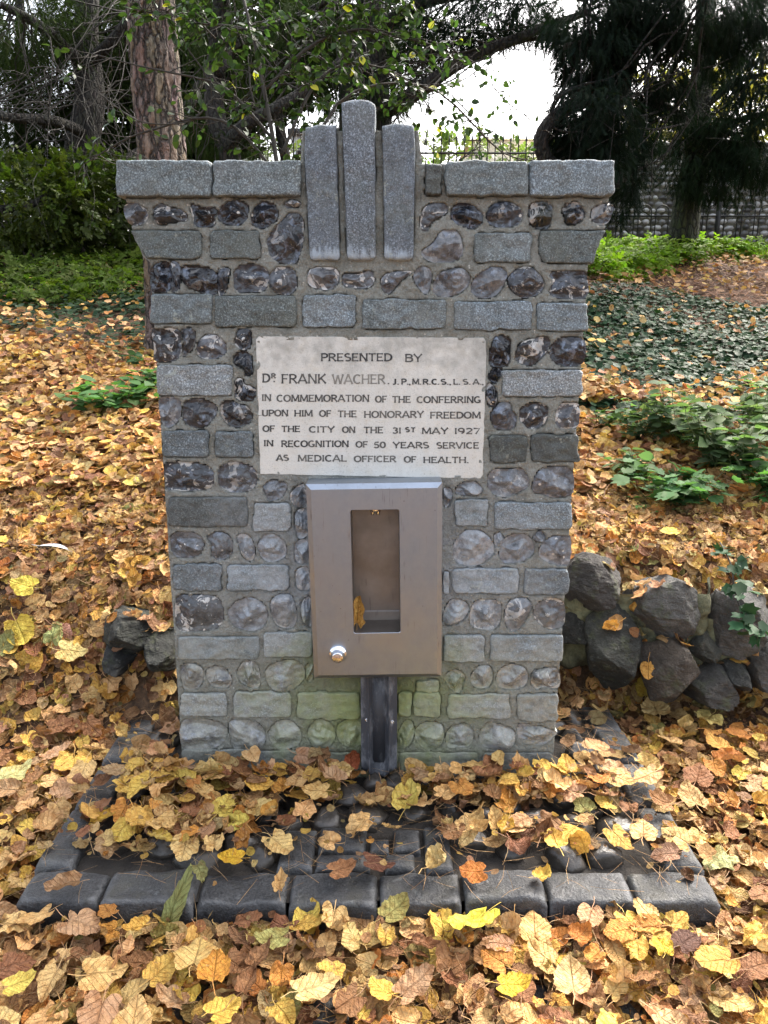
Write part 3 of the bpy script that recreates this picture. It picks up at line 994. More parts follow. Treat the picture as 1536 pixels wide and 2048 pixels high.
GL = {  # capitals drawn as strokes: (advance, strokes) on a unit height
 'A': (.95, [[(.06, 0), (.47, 1)], [(.89, 0), (.47, 1)], [(.22, .3), (.73, .3)]]),
 'B': (.8, [[(.14, 0), (.14, 1)], [(.14, .94)] + arc(.42, .74, .25, .2, 90, -90) + [(.14, .54)], [(.14, .54)] + arc(.44, .3, .28, .24, 90, -90) + [(.14, .06)]]),
 'C': (.85, [arc(.47, .5, .37, .44, 48, 312, 18)]),
 'D': (.88, [[(.14, 0), (.14, 1)], [(.14, .93)] + arc(.36, .5, .42, .43, 90, -90, 14) + [(.14, .07)]]),
 'E': (.76, [[(.14, 0), (.14, 1)], [(.14, .93), (.68, .93)], [(.14, .52), (.58, .52)], [(.14, .07), (.7, .07)]]),
 'F': (.72, [[(.14, 0), (.14, 1)], [(.14, .93), (.68, .93)], [(.14, .5), (.58, .5)]]),
 'G': (.9, [arc(.47, .5, .37, .44, 50, 325, 18), [(.5, .42), (.8, .42)], [(.77, .42), (.77, .08)]]),
 'H': (.9, [[(.14, 0), (.14, 1)], [(.76, 0), (.76, 1)], [(.14, .5), (.76, .5)]]),
 'I': (.34, [[(.17, 0), (.17, 1)]]),
 'J': (.5, [[(.36, 1), (.36, .25)] + arc(.16, .24, .2, .2, 0, -110, 8)]),
 'K': (.86, [[(.14, 0), (.14, 1)], [(.16, .42), (.76, 1)], [(.34, .56), (.8, 0)]]),
 'L': (.7, [[(.14, 0), (.14, 1)], [(.14, .07), (.66, .07)]]),
 'M': (1.08, [[(.12, 0), (.16, 1)], [(.16, 1), (.54, .12)], [(.54, .12), (.92, 1)], [(.92, 1), (.96, 0)]]),
 'N': (.92, [[(.14, 0), (.14, 1)], [(.14, 1), (.78, 0)], [(.78, 0), (.78, 1)]]),
 'O': (.96, [arc(.48, .5, .38, .44, 0, 360, 26)]),
 'P': (.76, [[(.14, 0), (.14, 1)], [(.14, .94)] + arc(.4, .7, .28, .24, 90, -90) + [(.14, .46)]]),
 'R': (.84, [[(.14, 0), (.14, 1)], [(.14, .94)] + arc(.4, .72, .27, .22, 90, -90) + [(.14, .5)], [(.4, .5), (.78, 0)]]),
 'S': (.74, [arc(.37, .73, .25, .21, 40, 260, 12)[:-1] + arc(.37, .28, .27, .22, 95, -140, 12)]),
 'T': (.8, [[(.4, 0), (.4, 1)], [(.04, .93), (.76, .93)]]),
 'U': (.88, [[(.14, 1), (.14, .34)] + arc(.44, .34, .3, .28, 180, 360, 12) + [(.74, 1)]]),
 'V': (.9, [[(.06, 1), (.45, 0)], [(.45, 0), (.84, 1)]]),
 'W': (1.2, [[(.06, 1), (.34, 0)], [(.34, 0), (.6, .9)], [(.6, .9), (.86, 0)], [(.86, 0), (1.14, 1)]]),
 'Y': (.86, [[(.06, 1), (.43, .48)], [(.8, 1), (.43, .48)], [(.43, .48), (.43, 0)]]),
 '1': (.34, [[(.17, 0), (.17, 1)]]),
 '2': (.74, [arc(.36, .7, .26, .24, 160, -30, 10) + [(.12, .07)], [(.1, .07), (.66, .07)]]),
 '3': (.7, [arc(.32, .74, .23, .2, 150, -90, 10), arc(.32, .29, .26, .24, 90, -150, 12)]),
 '5': (.72, [[(.62, .93), (.2, .93), (.16, .52)], arc(.34, .31, .27, .26, 125, -150, 12)]),
 '7': (.7, [[(.06, .93), (.64, .93), (.26, 0)]]),
 '9': (.74, [arc(.36, .68, .26, .27, 0, 360, 18), arc(.14, .56, .48, .54, 5, -60, 8)]),
 '0': (.78, [arc(.39, .5, .28, .44, 0, 360, 22)]),
 '.': (.3, [[(.15, -.02), (.15, .14)]]), ',': (.3, [[(.17, .12), (.09, -.14)]]), '-': (.4, [[(.05, .1), (.35, .1)]]),
}
# (word, x0, x1, top y, bottom y) measured on the photograph, wear
WORDS = [('PRESENTED', 641, 785, 706.5, 722.5, 0), ('BY', 809, 845, 708, 724, .1),
 ('D', 524, 541, 747, 765, .1), ('R', 542, 552, 747, 756.5, .2), ('.', 546, 551, 748, 764, .1), ('FRANK', 562, 653, 748, 767, .12), ('WACHER', 664, 771, 748.5, 768, .62), ('.', 775, 779, 752, 768, .3),
 ('J.', 784, 799, 757.5, 769, .05), ('P.,', 802, 822, 757.5, 769, 0), ('M.', 824, 843, 757.5, 769, .15), ('R.', 845, 862, 758, 769, 0), ('C.', 863, 879, 758, 769, 0), ('S.,', 881, 903, 758, 769, 0),
 ('L.', 906, 921, 758, 769, .02), ('S.', 925, 942, 758, 769, .12), ('A.,', 945, 968, 758, 769, .2),
 ('IN', 523, 543, 788.5, 802, .1), ('COMMEMORATION', 553, 739, 789.5, 803.5, .12), ('OF', 750, 774, 791.5, 805, .2), ('THE', 784, 822, 792, 805.5, .12), ('CONFERRING', 833, 962, 792.5, 806, .05),
 ('UPON', 523.5, 577, 819.5, 832.5, .15), ('HIM', 588, 626, 820, 833, .1), ('OF', 638, 663, 820.5, 833.5, .2), ('THE', 675, 714, 821, 834.5, .15), ('HONORARY', 727.5, 848, 822, 835.5, .22), ('FREEDOM', 859.5, 962, 823.5, 837, .12),
 ('OF', 525, 550, 851, 863.5, .05), ('THE', 562.5, 601, 851.5, 864, 0), ('CITY', 617.5, 670, 852.5, 865, .1), ('ON', 684, 711, 853, 865.5, .12), ('THE', 727, 767, 853.5, 866.5, .1), ('31', 784, 803, 855, 867, .1), ('S', 810.5, 819.5, 854.5, 864, .1), ('T', 821.5, 831, 855, 864.5, .08), ('MAY', 843, 897, 855.5, 868, .12), ('1927', 908, 960.5, 856, 868, .2),
 ('IN', 527, 547.5, 880, 892.5, 0), ('RECOGNITION', 562, 698, 881, 894, .05), ('OF', 711, 736, 882.5, 895, .1), ('50', 747, 772, 883.5, 896, .2), ('YEARS', 785, 858.5, 884, 896.5, .15), ('SERVICE', 872.5, 958.5, 884.5, 897, .2),
 ('AS', 552, 578, 909.5, 921.5, .05), ('MEDICAL', 595, 694, 910, 923, .15), ('OFFICER', 707.5, 792.5, 911.5, 924, .2), ('OF', 807.5, 833, 912.5, 925, .08), ('HEALTH.', 846, 938, 913.5, 926, .15)]
LV, LF, LW = [], [], []
nl = 0
for wi, (w, x0, x1, ty, by, wear) in enumerate(WORDS):
    adv = sum(GL[c][0] for c in w)
    sx = (x1 - x0) / adv
    sy = by - ty
    pen = x0
    for ci, ch in enumerate(w):
        a, strokes = GL[ch]
        lw = wear + random.uniform(-.07, .12)
        for si, st in enumerate(strokes):
            st = np.array(st, float)
            if len(st) == 2:
                st = np.array([st[0] + (st[1] - st[0]) * t for t in np.linspace(0, 1, 7)])
            q = np.column_stack([pen + st[:, 0] * sx, by - st[:, 1] * sy])
            L = np.concatenate([[0], np.cumsum(np.linalg.norm(np.diff(q, axis=0), axis=1))])
            t = L / (L[-1] + 1e-9)
            closed = np.linalg.norm(q[0] - q[-1]) < .3
            tang = np.gradient(q, axis=0)
            tang /= np.linalg.norm(tang, axis=1, keepdims=True) + 1e-9
            nr = np.column_stack([-tang[:, 1], tang[:, 0]])
            base = 2.0 if sy > 15 else 1.8
            if closed or len(st) > 7:
                hw = base * np.where(np.abs(nr[:, 0]) > .6, 1.0, .72)
            else:
                hw = base * (.72 + .50 * np.abs(2 * t - 1) ** 3)
                if abs(tang[0][0]) > .9:
                    hw = hw * .72
            yy = -.0052 - .00006 * si - .00002 * (ci % 3)
            base_i = nl
            for k in range(len(q)):
                for sg in (1, -1):
                    p = q[k] + nr[k] * hw[k] * sg
                    wp = P(p[0], p[1], -.0045)
                    LV.append((wp[0] - cq[0], yy, wp[2] - cq[2]))
                    LW.append(max(0, lw))
                    nl += 1
            for k in range(len(q) - 1):
                i = base_i + 2 * k
                LF.append((i, i + 1, i + 3, i + 2))
        pen += a * sx
link('lettering', mesh('lettering', np.array(LV), LF, False, {'wear': ('FLOAT', LW)}), plaque, None, M_LET)['label'] = 'dark cut capital lettering'

# steel tap box
DY = -.09
dz_top, dz_bot = .996, .380
dcx, dw, dh = CAM[0] - .024, .395, .616
dcz = (dz_top + dz_bot) / 2
def LP(u, v):                                   # photograph pixel on the box front -> local x, z
    p = P(u, v, DY)
    t = R(.9)
    x, z = p[0] - dcx, p[2] - dcz
    return (x * math.cos(t) + z * math.sin(t), -x * math.sin(t) + z * math.cos(t))
def ring4(x0, x1, z0, z1, y, rad=.0, k=1):
    if rad <= 0:
        return [(x0, y, z0), (x1, y, z0), (x1, y, z1), (x0, y, z1)]
    out = []
    for cx, cz, a0 in ((x0 + rad, z0 + rad, 180), (x1 - rad, z0 + rad, 270), (x1 - rad, z1 - rad, 0), (x0 + rad, z1 - rad, 90)):
        for i in range(k):
            a = R(a0 + 90 * i / (k - 1))
            out.append((cx + rad * math.cos(a), y, cz + rad * math.sin(a)))
    return out
def bridge(rings, cap=False, cap0=False):
    n = len(rings[0])
    V = [p for r in rings for p in r]
    Fc = [(i * n + j, i * n + (j + 1) % n, (i + 1) * n + (j + 1) % n, (i + 1) * n + j) for i in range(len(rings) - 1) for j in range(n)]
    if cap:
        Fc.append(tuple((len(rings) - 1) * n + j for j in range(n)))
    return V, Fc
hw, hh, bv = dw / 2, dh / 2, .015
(ax0, az1), (ax1, _), (_, az0) = LP(701, 1020), LP(799.5, 1020), LP(750, 1266.5)
ax0 = (ax0 + LP(706, 1266)[0]) / 2
ax1 = (ax1 + LP(801, 1266)[0]) / 2
disp = link('tap_box', None, fountain)
bpy.data.objects.remove(disp)
K = 5
def outer(y, i):
    return ring4(-hw + i, hw - i, -hh + i, hh - i, y, .0012 if i else .002, K)
front = outer(DY, bv)
ap = ring4(ax0, ax1, az0, az1, DY, .006, K)
rings = [outer(.012, 0), outer(DY + .012, 0), outer(DY + .0108, .0005), outer(DY + .0006, bv - .0006), front, ap,
         ring4(ax0 + .001, ax1 - .001, az0 + .001, az1 - .001, DY + .0012, .006, K), ring4(ax0 + .0012, ax1 - .0012, az0 + .0012, az1 - .0012, DY + .004, .006, K)]
V, Fc = bridge(rings)
tap_box = link('tap_box', mesh('tap_box', V, Fc, False), fountain, (dcx, 0, dcz), M_STEEL)
tap_box.rotation_euler = (0, -R(.9), 0)
tap_box['label'] = 'bevelled brushed steel tap box with a tall opening'
# recess: side walls, back, raised tray lip and sloping floor
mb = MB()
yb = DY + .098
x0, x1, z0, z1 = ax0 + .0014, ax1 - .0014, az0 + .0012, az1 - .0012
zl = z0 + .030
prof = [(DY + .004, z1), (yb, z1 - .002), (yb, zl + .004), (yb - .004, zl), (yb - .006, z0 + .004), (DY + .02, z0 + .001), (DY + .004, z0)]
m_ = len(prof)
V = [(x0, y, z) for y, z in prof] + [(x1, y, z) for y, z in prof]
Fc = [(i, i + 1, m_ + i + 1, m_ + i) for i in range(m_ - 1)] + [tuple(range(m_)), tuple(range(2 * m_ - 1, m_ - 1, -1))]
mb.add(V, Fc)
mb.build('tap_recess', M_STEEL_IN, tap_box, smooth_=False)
nzx = LP(750, 1025)[0]
mb = MB()
for dx in (-.008, .008):
    mb.tube([(nzx + dx, DY + .045, az1 - .001), (nzx + dx, DY + .040, az1 - .026)], [.006, .005], 12)
mb.tube([(nzx, DY + .05, az1 - .001), (nzx, DY + .05, az1 - .018)], [.018, .016], 16)
mb.build('nozzle', M_CHROME, tap_box)
bx_, bz_ = LP(676, 1307)
mb = MB()
mb.lathe([(.0275, -.001), (.0285, .002), (.0282, .005), (.0262, .0085), (.022, .012), (.0185, .017), (.0172, .024), (.0172, .030), (.0165, .0325), (.0145, .0335), (0.0001, .0338)], (bx_, DY, bz_), (0, -1, 0), 40)
mb.build('push_button', M_CHROME, tap_box)

# iron drain spout under the box
sx0, sx1 = P(722, 1450, -.04)[0], P(794, 1450, -.04)[0]
scx, shw = (sx0 + sx1) / 2, (sx1 - sx0) / 2
szt, szb = .386, P(757, 1541, -.045)[2]
nu, nv = 41, 30
V = []
for j in range(nv + 1):
    t = j / nv
    for i in range(nu):
        s = -1 + 2 * i / (nu - 1)
        ch = max(0.0, 1 - (s / .52) ** 2) ** .5 if abs(s) < .52 else 0
        y = -.048 + .024 * ch - (.006 * math.exp(-((abs(s) - .56) / .07) ** 2))
        zb = szb
        a = abs(s)
        drop = .024 * (1 - (s / .5) ** 4) if a < .5 else 0.0
        drop += -.006 * smooth((a - .75) / .2)
        z = szt + (zb - drop - szt) * t
        lip = .022 * smooth((t - .86) / .14) * (1 if a < .5 else max(0, 1 - (a - .5) / .1))
        y -= lip
        V.append((s * shw, y, z))
V = np.array(V)
nf = len(V)
Vb = V + np.array([0, .006, 0])
Vb[:, 1] = np.maximum(Vb[:, 1], -.03)
Fc = []
for j in range(nv):
    for i in range(nu - 1):
        a = j * nu + i
        Fc.append((a, a + nu, a + nu + 1, a + 1))
        Fc.append((nf + a, nf + a + 1, nf + a + nu + 1, nf + a + nu))
for j in range(nv):
    a = j * nu
    Fc.append((a, nf + a, nf + a + nu, a + nu))
    b = a + nu - 1
    Fc.append((b, b + nu, nf + b + nu, nf + b))
for i in range(nu - 1):
    a = nv * nu + i
    Fc.append((a, nf + a, nf + a + 1, a + 1))
    Fc.append((i, i + 1, nf + i + 1, nf + i))
spout = link('drain_spout', mesh('drain_spout', np.vstack([V, Vb]), Fc), fountain, (float(scx), 0, 0), M_SPOUT)
mb = MB()
mb.box((-shw * .8, -.03, szb + .02), (shw * .8, .02, szt))
mb.build('spout_backing', M_SPOUT, spout)
for u, v in ((733.5, 1440), (784.5, 1444)):
    p = P(u, v, -.047)
    mb = MB()
    mb.lathe([(.0058, -.002), (.006, .001), (.0052, .0026), (.003, .0028), (.002, .0016), (.0001, .0015)], (p[0] - scx, -.0465, p[2]), (0, -1, 0), 14)
    mb.build('screw', M_CHROME, spout)
p = P(752, 1575, -.03)
mb = MB()
zs_ = P(752, 1560, -.02)[2]
mb.tube([(p[0], -.022, zs_), (p[0] + .004, -.034, zs_ - .05), (p[0], -.04, -.08)], [.020, .023, .024], 12)
tag(mb.build('drain_stone', mat_plain('lichen_stone', (.20, .17, .05), .9, 0, .8, 50, .6)), 'small yellow lichened stone stub below the iron spout', 'stone')

# ------------------------------------------------------------------ kerbed paving round the foot
paving = thing('cobbled_paving', 'dark kerbed cobble paving around the foot of the fountain', 'paving', (0, 0, -.08))
PX0, PX1, PY0, PY1 = -.905, .895, -.575, .42


def sett(name, x0, x1, y0, y1, z0, z1, seed, mat, parent, rad=.016, rough=.005, pil=.010):
    """a worn sett: rounded block with an uneven pillowed top"""
    nx_, ny_ = 14, 9
    V = []
    g = lambda n: np.concatenate([[0, .04, .1], np.linspace(.2, .8, n - 6), [.9, .96, 1]])
    gu, gv = g(nx_), g(ny_)
    cx, cy = (x0 + x1) / 2, (y0 + y1) / 2
    for v in gv:
        for u in gu:
            x, y = x0 + (x1 - x0) * u, y0 + (y1 - y0) * v
            du, dv = min(u, 1 - u) * (x1 - x0), min(v, 1 - v) * (y1 - y0)
            e = min(du, dv)
            drop = rad * (1 - math.sqrt(max(0, 1 - (1 - min(1, e / rad)) ** 2))) if e < rad else 0
            V.append((x - cx, y - cy, z1 - drop + pil * (1 - (2 * u - 1) ** 2) * (1 - (2 * v - 1) ** 2) * .5))
    V = np.array(V)
    q = np.column_stack([V[:, 0] + seed * .7, V[:, 1], np.full(len(V), seed * .3)])
    V[:, 2] += rough * fbm(q * 18, seed, 3)
    V[:, 0] += .003 * vnoise(q * 14, seed + 3)
    V[:, 1] += .004 * vnoise(q * 14, seed + 5)
    G = np.arange(len(V)).reshape(len(gv), len(gu))
    Fc = np.stack([G[:-1, :-1], G[:-1, 1:], G[1:, 1:], G[1:, :-1]], -1).reshape(-1, 4).tolist()
    loop = list(G[0, :]) + list(G[1:, -1]) + list(G[-1, -2::-1]) + list(G[-2:0:-1, 0])
    prev = loop
    cur = V
    for k, zz in enumerate(((z0 * .5 + z1 * .5), z0)):
        B = cur[loop].copy() if k == 0 else B.copy()
        B[:, 2] = zz
        B[:, :2] *= 1.01
        B[:, :2] += .003 * np.column_stack([vnoise(B * 25 + seed, seed + k), vnoise(B * 25 + seed, seed + k + 9)])
        nb = len(V)
        V = np.vstack([V, B])
        new = list(range(nb, nb + len(loop)))
        m = len(loop)
        for i in range(m):
            Fc.append((prev[(i + 1) % m], prev[i], new[i], new[(i + 1) % m]))
        prev = new
    Fc.append(tuple(prev[::-1]))
    loc = (cx - parent.location[0], cy - parent.location[1], -parent.location[2])
    return link(name, mesh(name, V, Fc), parent, loc, mat)


edges_u = [25, 195, 387, 573, 757, 928, 1098, 1276, 1446]
fx = [P(u, 1790, 0)[0] for u in edges_u]
def gxp(u, v, z=0.0):                       # pixel on the horizontal plane z
    d = ray(u, v)
    return CAM + d * ((z - CAM[2]) / d[2])
fx = [gxp(u, 1800)[0] for u in edges_u]
for i in range(8):
    rr = random.Random(i)
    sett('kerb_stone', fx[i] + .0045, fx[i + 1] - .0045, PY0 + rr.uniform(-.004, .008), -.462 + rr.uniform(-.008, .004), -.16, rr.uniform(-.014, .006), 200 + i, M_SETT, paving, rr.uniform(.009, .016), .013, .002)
yy = -.455
k = 0
for L in (.275, .235, .20, .2):
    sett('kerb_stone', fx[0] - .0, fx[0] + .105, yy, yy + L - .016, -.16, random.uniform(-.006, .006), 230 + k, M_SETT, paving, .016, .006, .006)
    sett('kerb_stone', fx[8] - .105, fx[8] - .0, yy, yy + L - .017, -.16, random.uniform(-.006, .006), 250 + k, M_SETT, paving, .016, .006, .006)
    yy += L
    k += 1
bedm = mat_plain('dark_bedding', (.03, .025, .02), .9, 0, 1.0, 60, .5)
mb = MB()
nbx, nby = 80, 50
gx_, gy_ = np.meshgrid(np.linspace(fx[0] + .02, fx[8] - .02, nbx), np.linspace(-.55, .44, nby))
Vb = np.stack([gx_.ravel(), gy_.ravel(), np.zeros(nbx * nby)], -1)
Vb[:, 2] = -.024 + .008 * fbm(Vb * 30, 3, 3)
G = np.arange(nbx * nby).reshape(nby, nbx)
bed = link('mortar_bed', mesh('mortar_bed', Vb - np.array([0, 0, -.08]), np.stack([G[:-1, :-1], G[:-1, 1:], G[1:, 1:], G[1:, :-1]], -1).reshape(-1, 4)), paving, None, bedm)
SETTS = [(558, 630, 1654, 1750), (637, 734, 1650, 1700), (738, 780, 1674, 1702), (628, 742, 1705, 1752), (848, 905, 1650, 1750), (768, 833, 1704, 1750), (784, 842, 1655, 1700)]
used = []
for i, (u0, u1, v0, v1) in enumerate(SETTS):
    a, b = gxp((u0 + u1) / 2 - (u1 - u0) / 2, v1), gxp(u1, v0)
    x0, x1 = gxp(u0, (v0 + v1) / 2)[0], gxp(u1, (v0 + v1) / 2)[0]
    y0, y1 = gxp(700, v1)[1], gxp(700, v0)[1]
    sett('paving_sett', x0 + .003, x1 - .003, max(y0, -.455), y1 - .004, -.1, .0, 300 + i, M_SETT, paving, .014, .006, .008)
    used.append((x0, x1, y0, y1))
M_WET = mat_plain('wet_cobble', (.040, .035, .030), .28, 0, .5, 30, .7)
# rounded flint cobbles fill the rest of the bed
def cobble(name, c, r, seed, mat, parent, col, flat=.55, lime=0.0, fac=6, res=1):
    n1, n2 = 14 * res, 20 * res
    V = [(0, 0, 1.0)]
    for i in range(1, n1):
        t = math.pi * i / n1
        for j in range(n2):
            p = 2 * math.pi * j / n2
            V.append((math.sin(t) * math.cos(p), math.sin(t) * math.sin(p), math.cos(t)))
    V.append((0, 0, -1.0))
    V = np.array(V)
    r_ = random.Random(seed)
    d = 1 + .22 * fbm(V * 1.3 + seed, seed, 3)
    for _ in range(fac):
        a = np.array([r_.gauss(0, 1), r_.gauss(0, 1), r_.gauss(0, .8)])
        a /= np.linalg.norm(a)
        h = r_.uniform(.62, .9) if res == 1 else r_.uniform(.54, .82)
        s = V @ a
        d = np.where(s > 1e-3, np.minimum(d, h / np.maximum(s, 1e-3)), d)
    d = d * (1 + (.03 if res == 1 else .085) * fbm(V * (6 if res == 1 else 4) + seed, seed + 4, 4 if res > 1 else 2))
    V = V * d[:, None] * np.asarray(r)
    Fc = [(0, 1 + j, 1 + (j + 1) % n2) for j in range(n2)]
    for i in range(n1 - 2):
        a, b = 1 + i * n2, 1 + (i + 1) * n2
        Fc += [(a + j, b + j, b + (j + 1) % n2, a + (j + 1) % n2) for j in range(n2)]
    e = len(V) - 1
    a = 1 + (n1 - 2) * n2
    Fc += [(a + j, e, a + (j + 1) % n2) for j in range(n2)]
    ob = link(name, mesh(name, V, Fc, res == 1), parent, tuple(np.asarray(c, float) - np.array(parent.location if parent else (0, 0, 0))), mat)
    ob.color = (*col, lime)
    return ob
placed = []
tries = 0
while len(placed) < 78 and tries < 6000:
    tries += 1
    x, y = random.uniform(fx[0] + .16, fx[8] - .16), random.uniform(-.40, .40)
    if abs(x + .0) < .68 and y > -.045:
        continue
    r = random.uniform(.042, .075)
    if any(a - r * .7 < x < b + r * .7 and c - r * .7 < y < d + r * .7 for a, b, c, d in used):
        continue
    if any((x - a) ** 2 + (y - b) ** 2 < ((r + c) * .86) ** 2 for a, b, c in placed):
        continue
    placed.append((x, y, r))
    g = random.uniform(.016, .05)
    cobble('flint_cobble', (x, y, -.016), (r, r * random.uniform(.75, 1), .04), 400 + len(placed), M_WET, paving, (g * 1.05, g, g * .98), 0, .05)

# strip of setts at the very front, mostly under leaves
row = []
path_mb = thing('sett_gutter', 'strip of dark stone setts under the leaves along the front of the kerb', 'paving', (0, 0, -.09))
path_mb['kind'] = 'structure'
for j, y0 in enumerate((-.86, -.98, -1.1)):
    x = -1.5 + (j % 2) * .09
    while x < 1.5:
        L = random.uniform(.13, .2)
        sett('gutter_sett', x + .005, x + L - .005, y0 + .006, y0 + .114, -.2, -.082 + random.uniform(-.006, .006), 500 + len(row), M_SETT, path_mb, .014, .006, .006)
        row.append(1)
        x += L

# ------------------------------------------------------------------ rubble retaining wall left and right of the fountain
def rubble(label, specs, fill, group=None):
    t = thing('rubble_wall', label, 'wall', tuple(float(q) for q in P(specs[0][0], specs[0][1], .5)), group)
    for i, (u, v, ru, rv, y, col, sd2) in enumerate(specs):
        c = P(u, v, y)
        s = (y - CAM[1]) / F * 1.09
        cobble('boulder', c + np.array([0, .04, 0]), (ru * s * 1.36, .19, rv * s * 1.36), sd2, M_BOULD, t, col, fac=24, res=3)
    mb = MB()
    for (u0, v0, u1, v1, y) in fill:
        a, b = P(u0, v0, y), P(u1, v1, y)
        nn = 60
        X, Z = np.meshgrid(np.linspace(a[0], b[0], nn), np.linspace(b[2], a[2], nn))
        V = np.stack([X.ravel(), np.full(nn * nn, y), Z.ravel()], -1)
        V[:, 1] += .06 * fbm(V * 9, 5, 5)
        tt = np.repeat(np.linspace(0, 1, nn), nn)
        uu = np.tile(np.linspace(0, 1, nn), nn)
        V[:, 1] += .22 * smooth((.38 - tt) / .38) + .2 * smooth((np.abs(uu - .5) - .36) / .14)
        V = V - np.array(t.location)
        G = np.arange(nn * nn).reshape(nn, nn)
        mb.add(V, np.stack([G[:-1, :-1], G[:-1, 1:], G[1:, 1:], G[1:, :-1]], -1).reshape(-1, 4))
    mb.build('wall_mortar', mat_plain('lichened_mortar', (.13, .13, .075), .95, 0, 1.0, 90, .9), t)
    return t
BK, BG, BB = (.035, .035, .03), (.135, .13, .12), (.105, .083, .064)
rubble('low wall of dark and grey boulders set in mortar right of the fountain', [
    (1190, 1162, 62, 44, .52, (.062, .054, .048), 11), (1228, 1305, 66, 76, .44, (.035, .037, .03), 12), (1150, 1262, 40, 30, .54, (.03, .03, .026), 13),
    (1332, 1215, 78, 60, .50, BG, 14), (1345, 1345, 58, 66, .40, BB, 15), (1480, 1250, 62, 62, .50, BG, 16), (1415, 1375, 46, 40, .44, (.085, .078, .068), 17),
    (1530, 1330, 40, 50, .46, BG, 18), (1400, 1290, 30, 30, .52, (.10, .10, .08), 19), (1465, 1345, 34, 30, .48, (.07, .068, .06), 20), (1620, 1340, 60, 60, .5, BB, 21)],
    [(1110, 1190, 1440, 1400, .50), (1380, 1240, 1680, 1400, .51)])
rubble('low wall of dark boulders half buried in leaves left of the fountain', [
    (250, 1270, 50, 46, .50, (.036, .038, .03), 31), (326, 1296, 46, 36, .48, (.032, .034, .028), 32), (242, 1318, 38, 20, .46, (.024, .024, .022), 33),],
    [(205, 1250, 370, 1340, .62)])

# ------------------------------------------------------------------ leaves: shapes
def leaf_shape(seed, M=26, RG=4, petiole=True, lobes=None):
    r_ = random.Random(seed)
    a = np.linspace(0, 2 * math.pi, M, endpoint=False)
    rel = (a - math.pi / 2 + math.pi) % (2 * math.pi) - math.pi       # 0 at the tip
    rb = (a + math.pi / 2 + math.pi) % (2 * math.pi) - math.pi        # 0 at the base
    lob = r_.choice([0, 0, 0, .02, .04]) if lobes is None else lobes
    rad = .42 + .10 * np.exp(-(rel / .34) ** 2) - .20 * np.exp(-(rb / .30) ** 2) + .05 * np.cos(2 * rb)
    rad = rad + lob * np.cos(5 * rel)
    rad = rad * (1 + np.array([r_.uniform(-.07, .05) for _ in range(M)]))
    if r_.random() < .35:                                             # a torn edge
        c = r_.uniform(0, 2 * math.pi)
        rad = rad * (1 - .35 * np.exp(-(((a - c + math.pi) % (2 * math.pi) - math.pi) / .3) ** 2))
    wide = r_.uniform(.85, 1.12)
    V = [(0, 0)]
    for k in range(1, RG + 1):
        f = (k / RG) ** .85
        V += [(rad[j] * f * math.cos(a[j]) * wide, rad[j] * f * math.sin(a[j])) for j in range(M)]
    V = np.array(V)
    Fc = [(0, 1 + j, 1 + (j + 1) % M) for j in range(M)]
    for k in range(RG - 1):
        p, q = 1 + k * M, 1 + (k + 1) * M
        for j in range(M):
            Fc += [(p + j, q + j, q + (j + 1) % M), (p + j, q + (j + 1) % M, p + (j + 1) % M)]
    x, y = V[:, 0], V[:, 1]
    q3 = np.column_stack([x * 3, y * 3, np.full(len(x), seed * 1.3)])
    rr = np.hypot(x, y)
    mode = seed % 3                                                  # flat, curled, folded
    amt = (.55, 1.3, 1.1)[mode]
    z = .16 * amt * fbm(q3 * 1.5, seed, 3) * (.4 + rr * 1.6) + .05 * np.abs(x) * (2.2 if mode == 2 else .6) - .03
    z = z + rr ** 3 * r_.uniform(.1, .9) * amt * 1.4
    z = z + .028 * np.cos(rel_at(x, y) * 9 + seed) * rr * 1.3 + .035 * amt * vnoise(q3 * 3.7, seed + 40) * np.clip(rr * 3, 0, 1)
    W = np.column_stack([x, y, z])
    # bend along and across
    def bend(W, ax, k):
        o = 1 - ax
        if abs(k) < 1e-3:
            return W
        th = W[:, ax] * k
        rads = 1 / k - W[:, 2]
        W2 = W.copy()
        W2[:, ax] = rads * np.sin(th)
        W2[:, 2] = 1 / k - rads * np.cos(th)
        return W2
    W = bend(W, 0, r_.uniform(-.7, 1.0) * (.9, 4.4, 3.0)[mode])
    W = bend(W, 1, r_.uniform(-.9, .9) * (.9, 3.4, 2.2)[mode])
    uv = V.copy()
    if petiole:
        b = W[1 + (RG - 1) * M + int(round(.75 * M)) % M]
        d = np.array([r_.uniform(-.25, .25), -1, r_.uniform(0, .4)])
        L = r_.uniform(.3, .55)
        pts = [np.array([0, -.18, float(np.interp(-.18, [-.4, 0], [b[2], W[0][2]]))]), b * .98, b + d * L * .5 + np.array([0, 0, .02]), b + d * L + np.array([r_.uniform(-.1, .1), 0, -.02])]
        n0 = len(W)
        P4 = np.array(pts)
        w_ = .009
        add = np.concatenate([P4 + np.array([w_, 0, .004]), P4 + np.array([-w_, 0, .004])])
        W = np.vstack([W, add])
        uv = np.vstack([uv, np.tile([[.0, -.2]], (8, 1))])
        for i in range(3):
            Fc += [(n0 + i, n0 + i + 1, n0 + 5 + i), (n0 + i, n0 + 5 + i, n0 + 4 + i)]
    return W, np.array(Fc), uv


def rel_at(x, y):
    return np.arctan2(y, x) - math.pi / 2


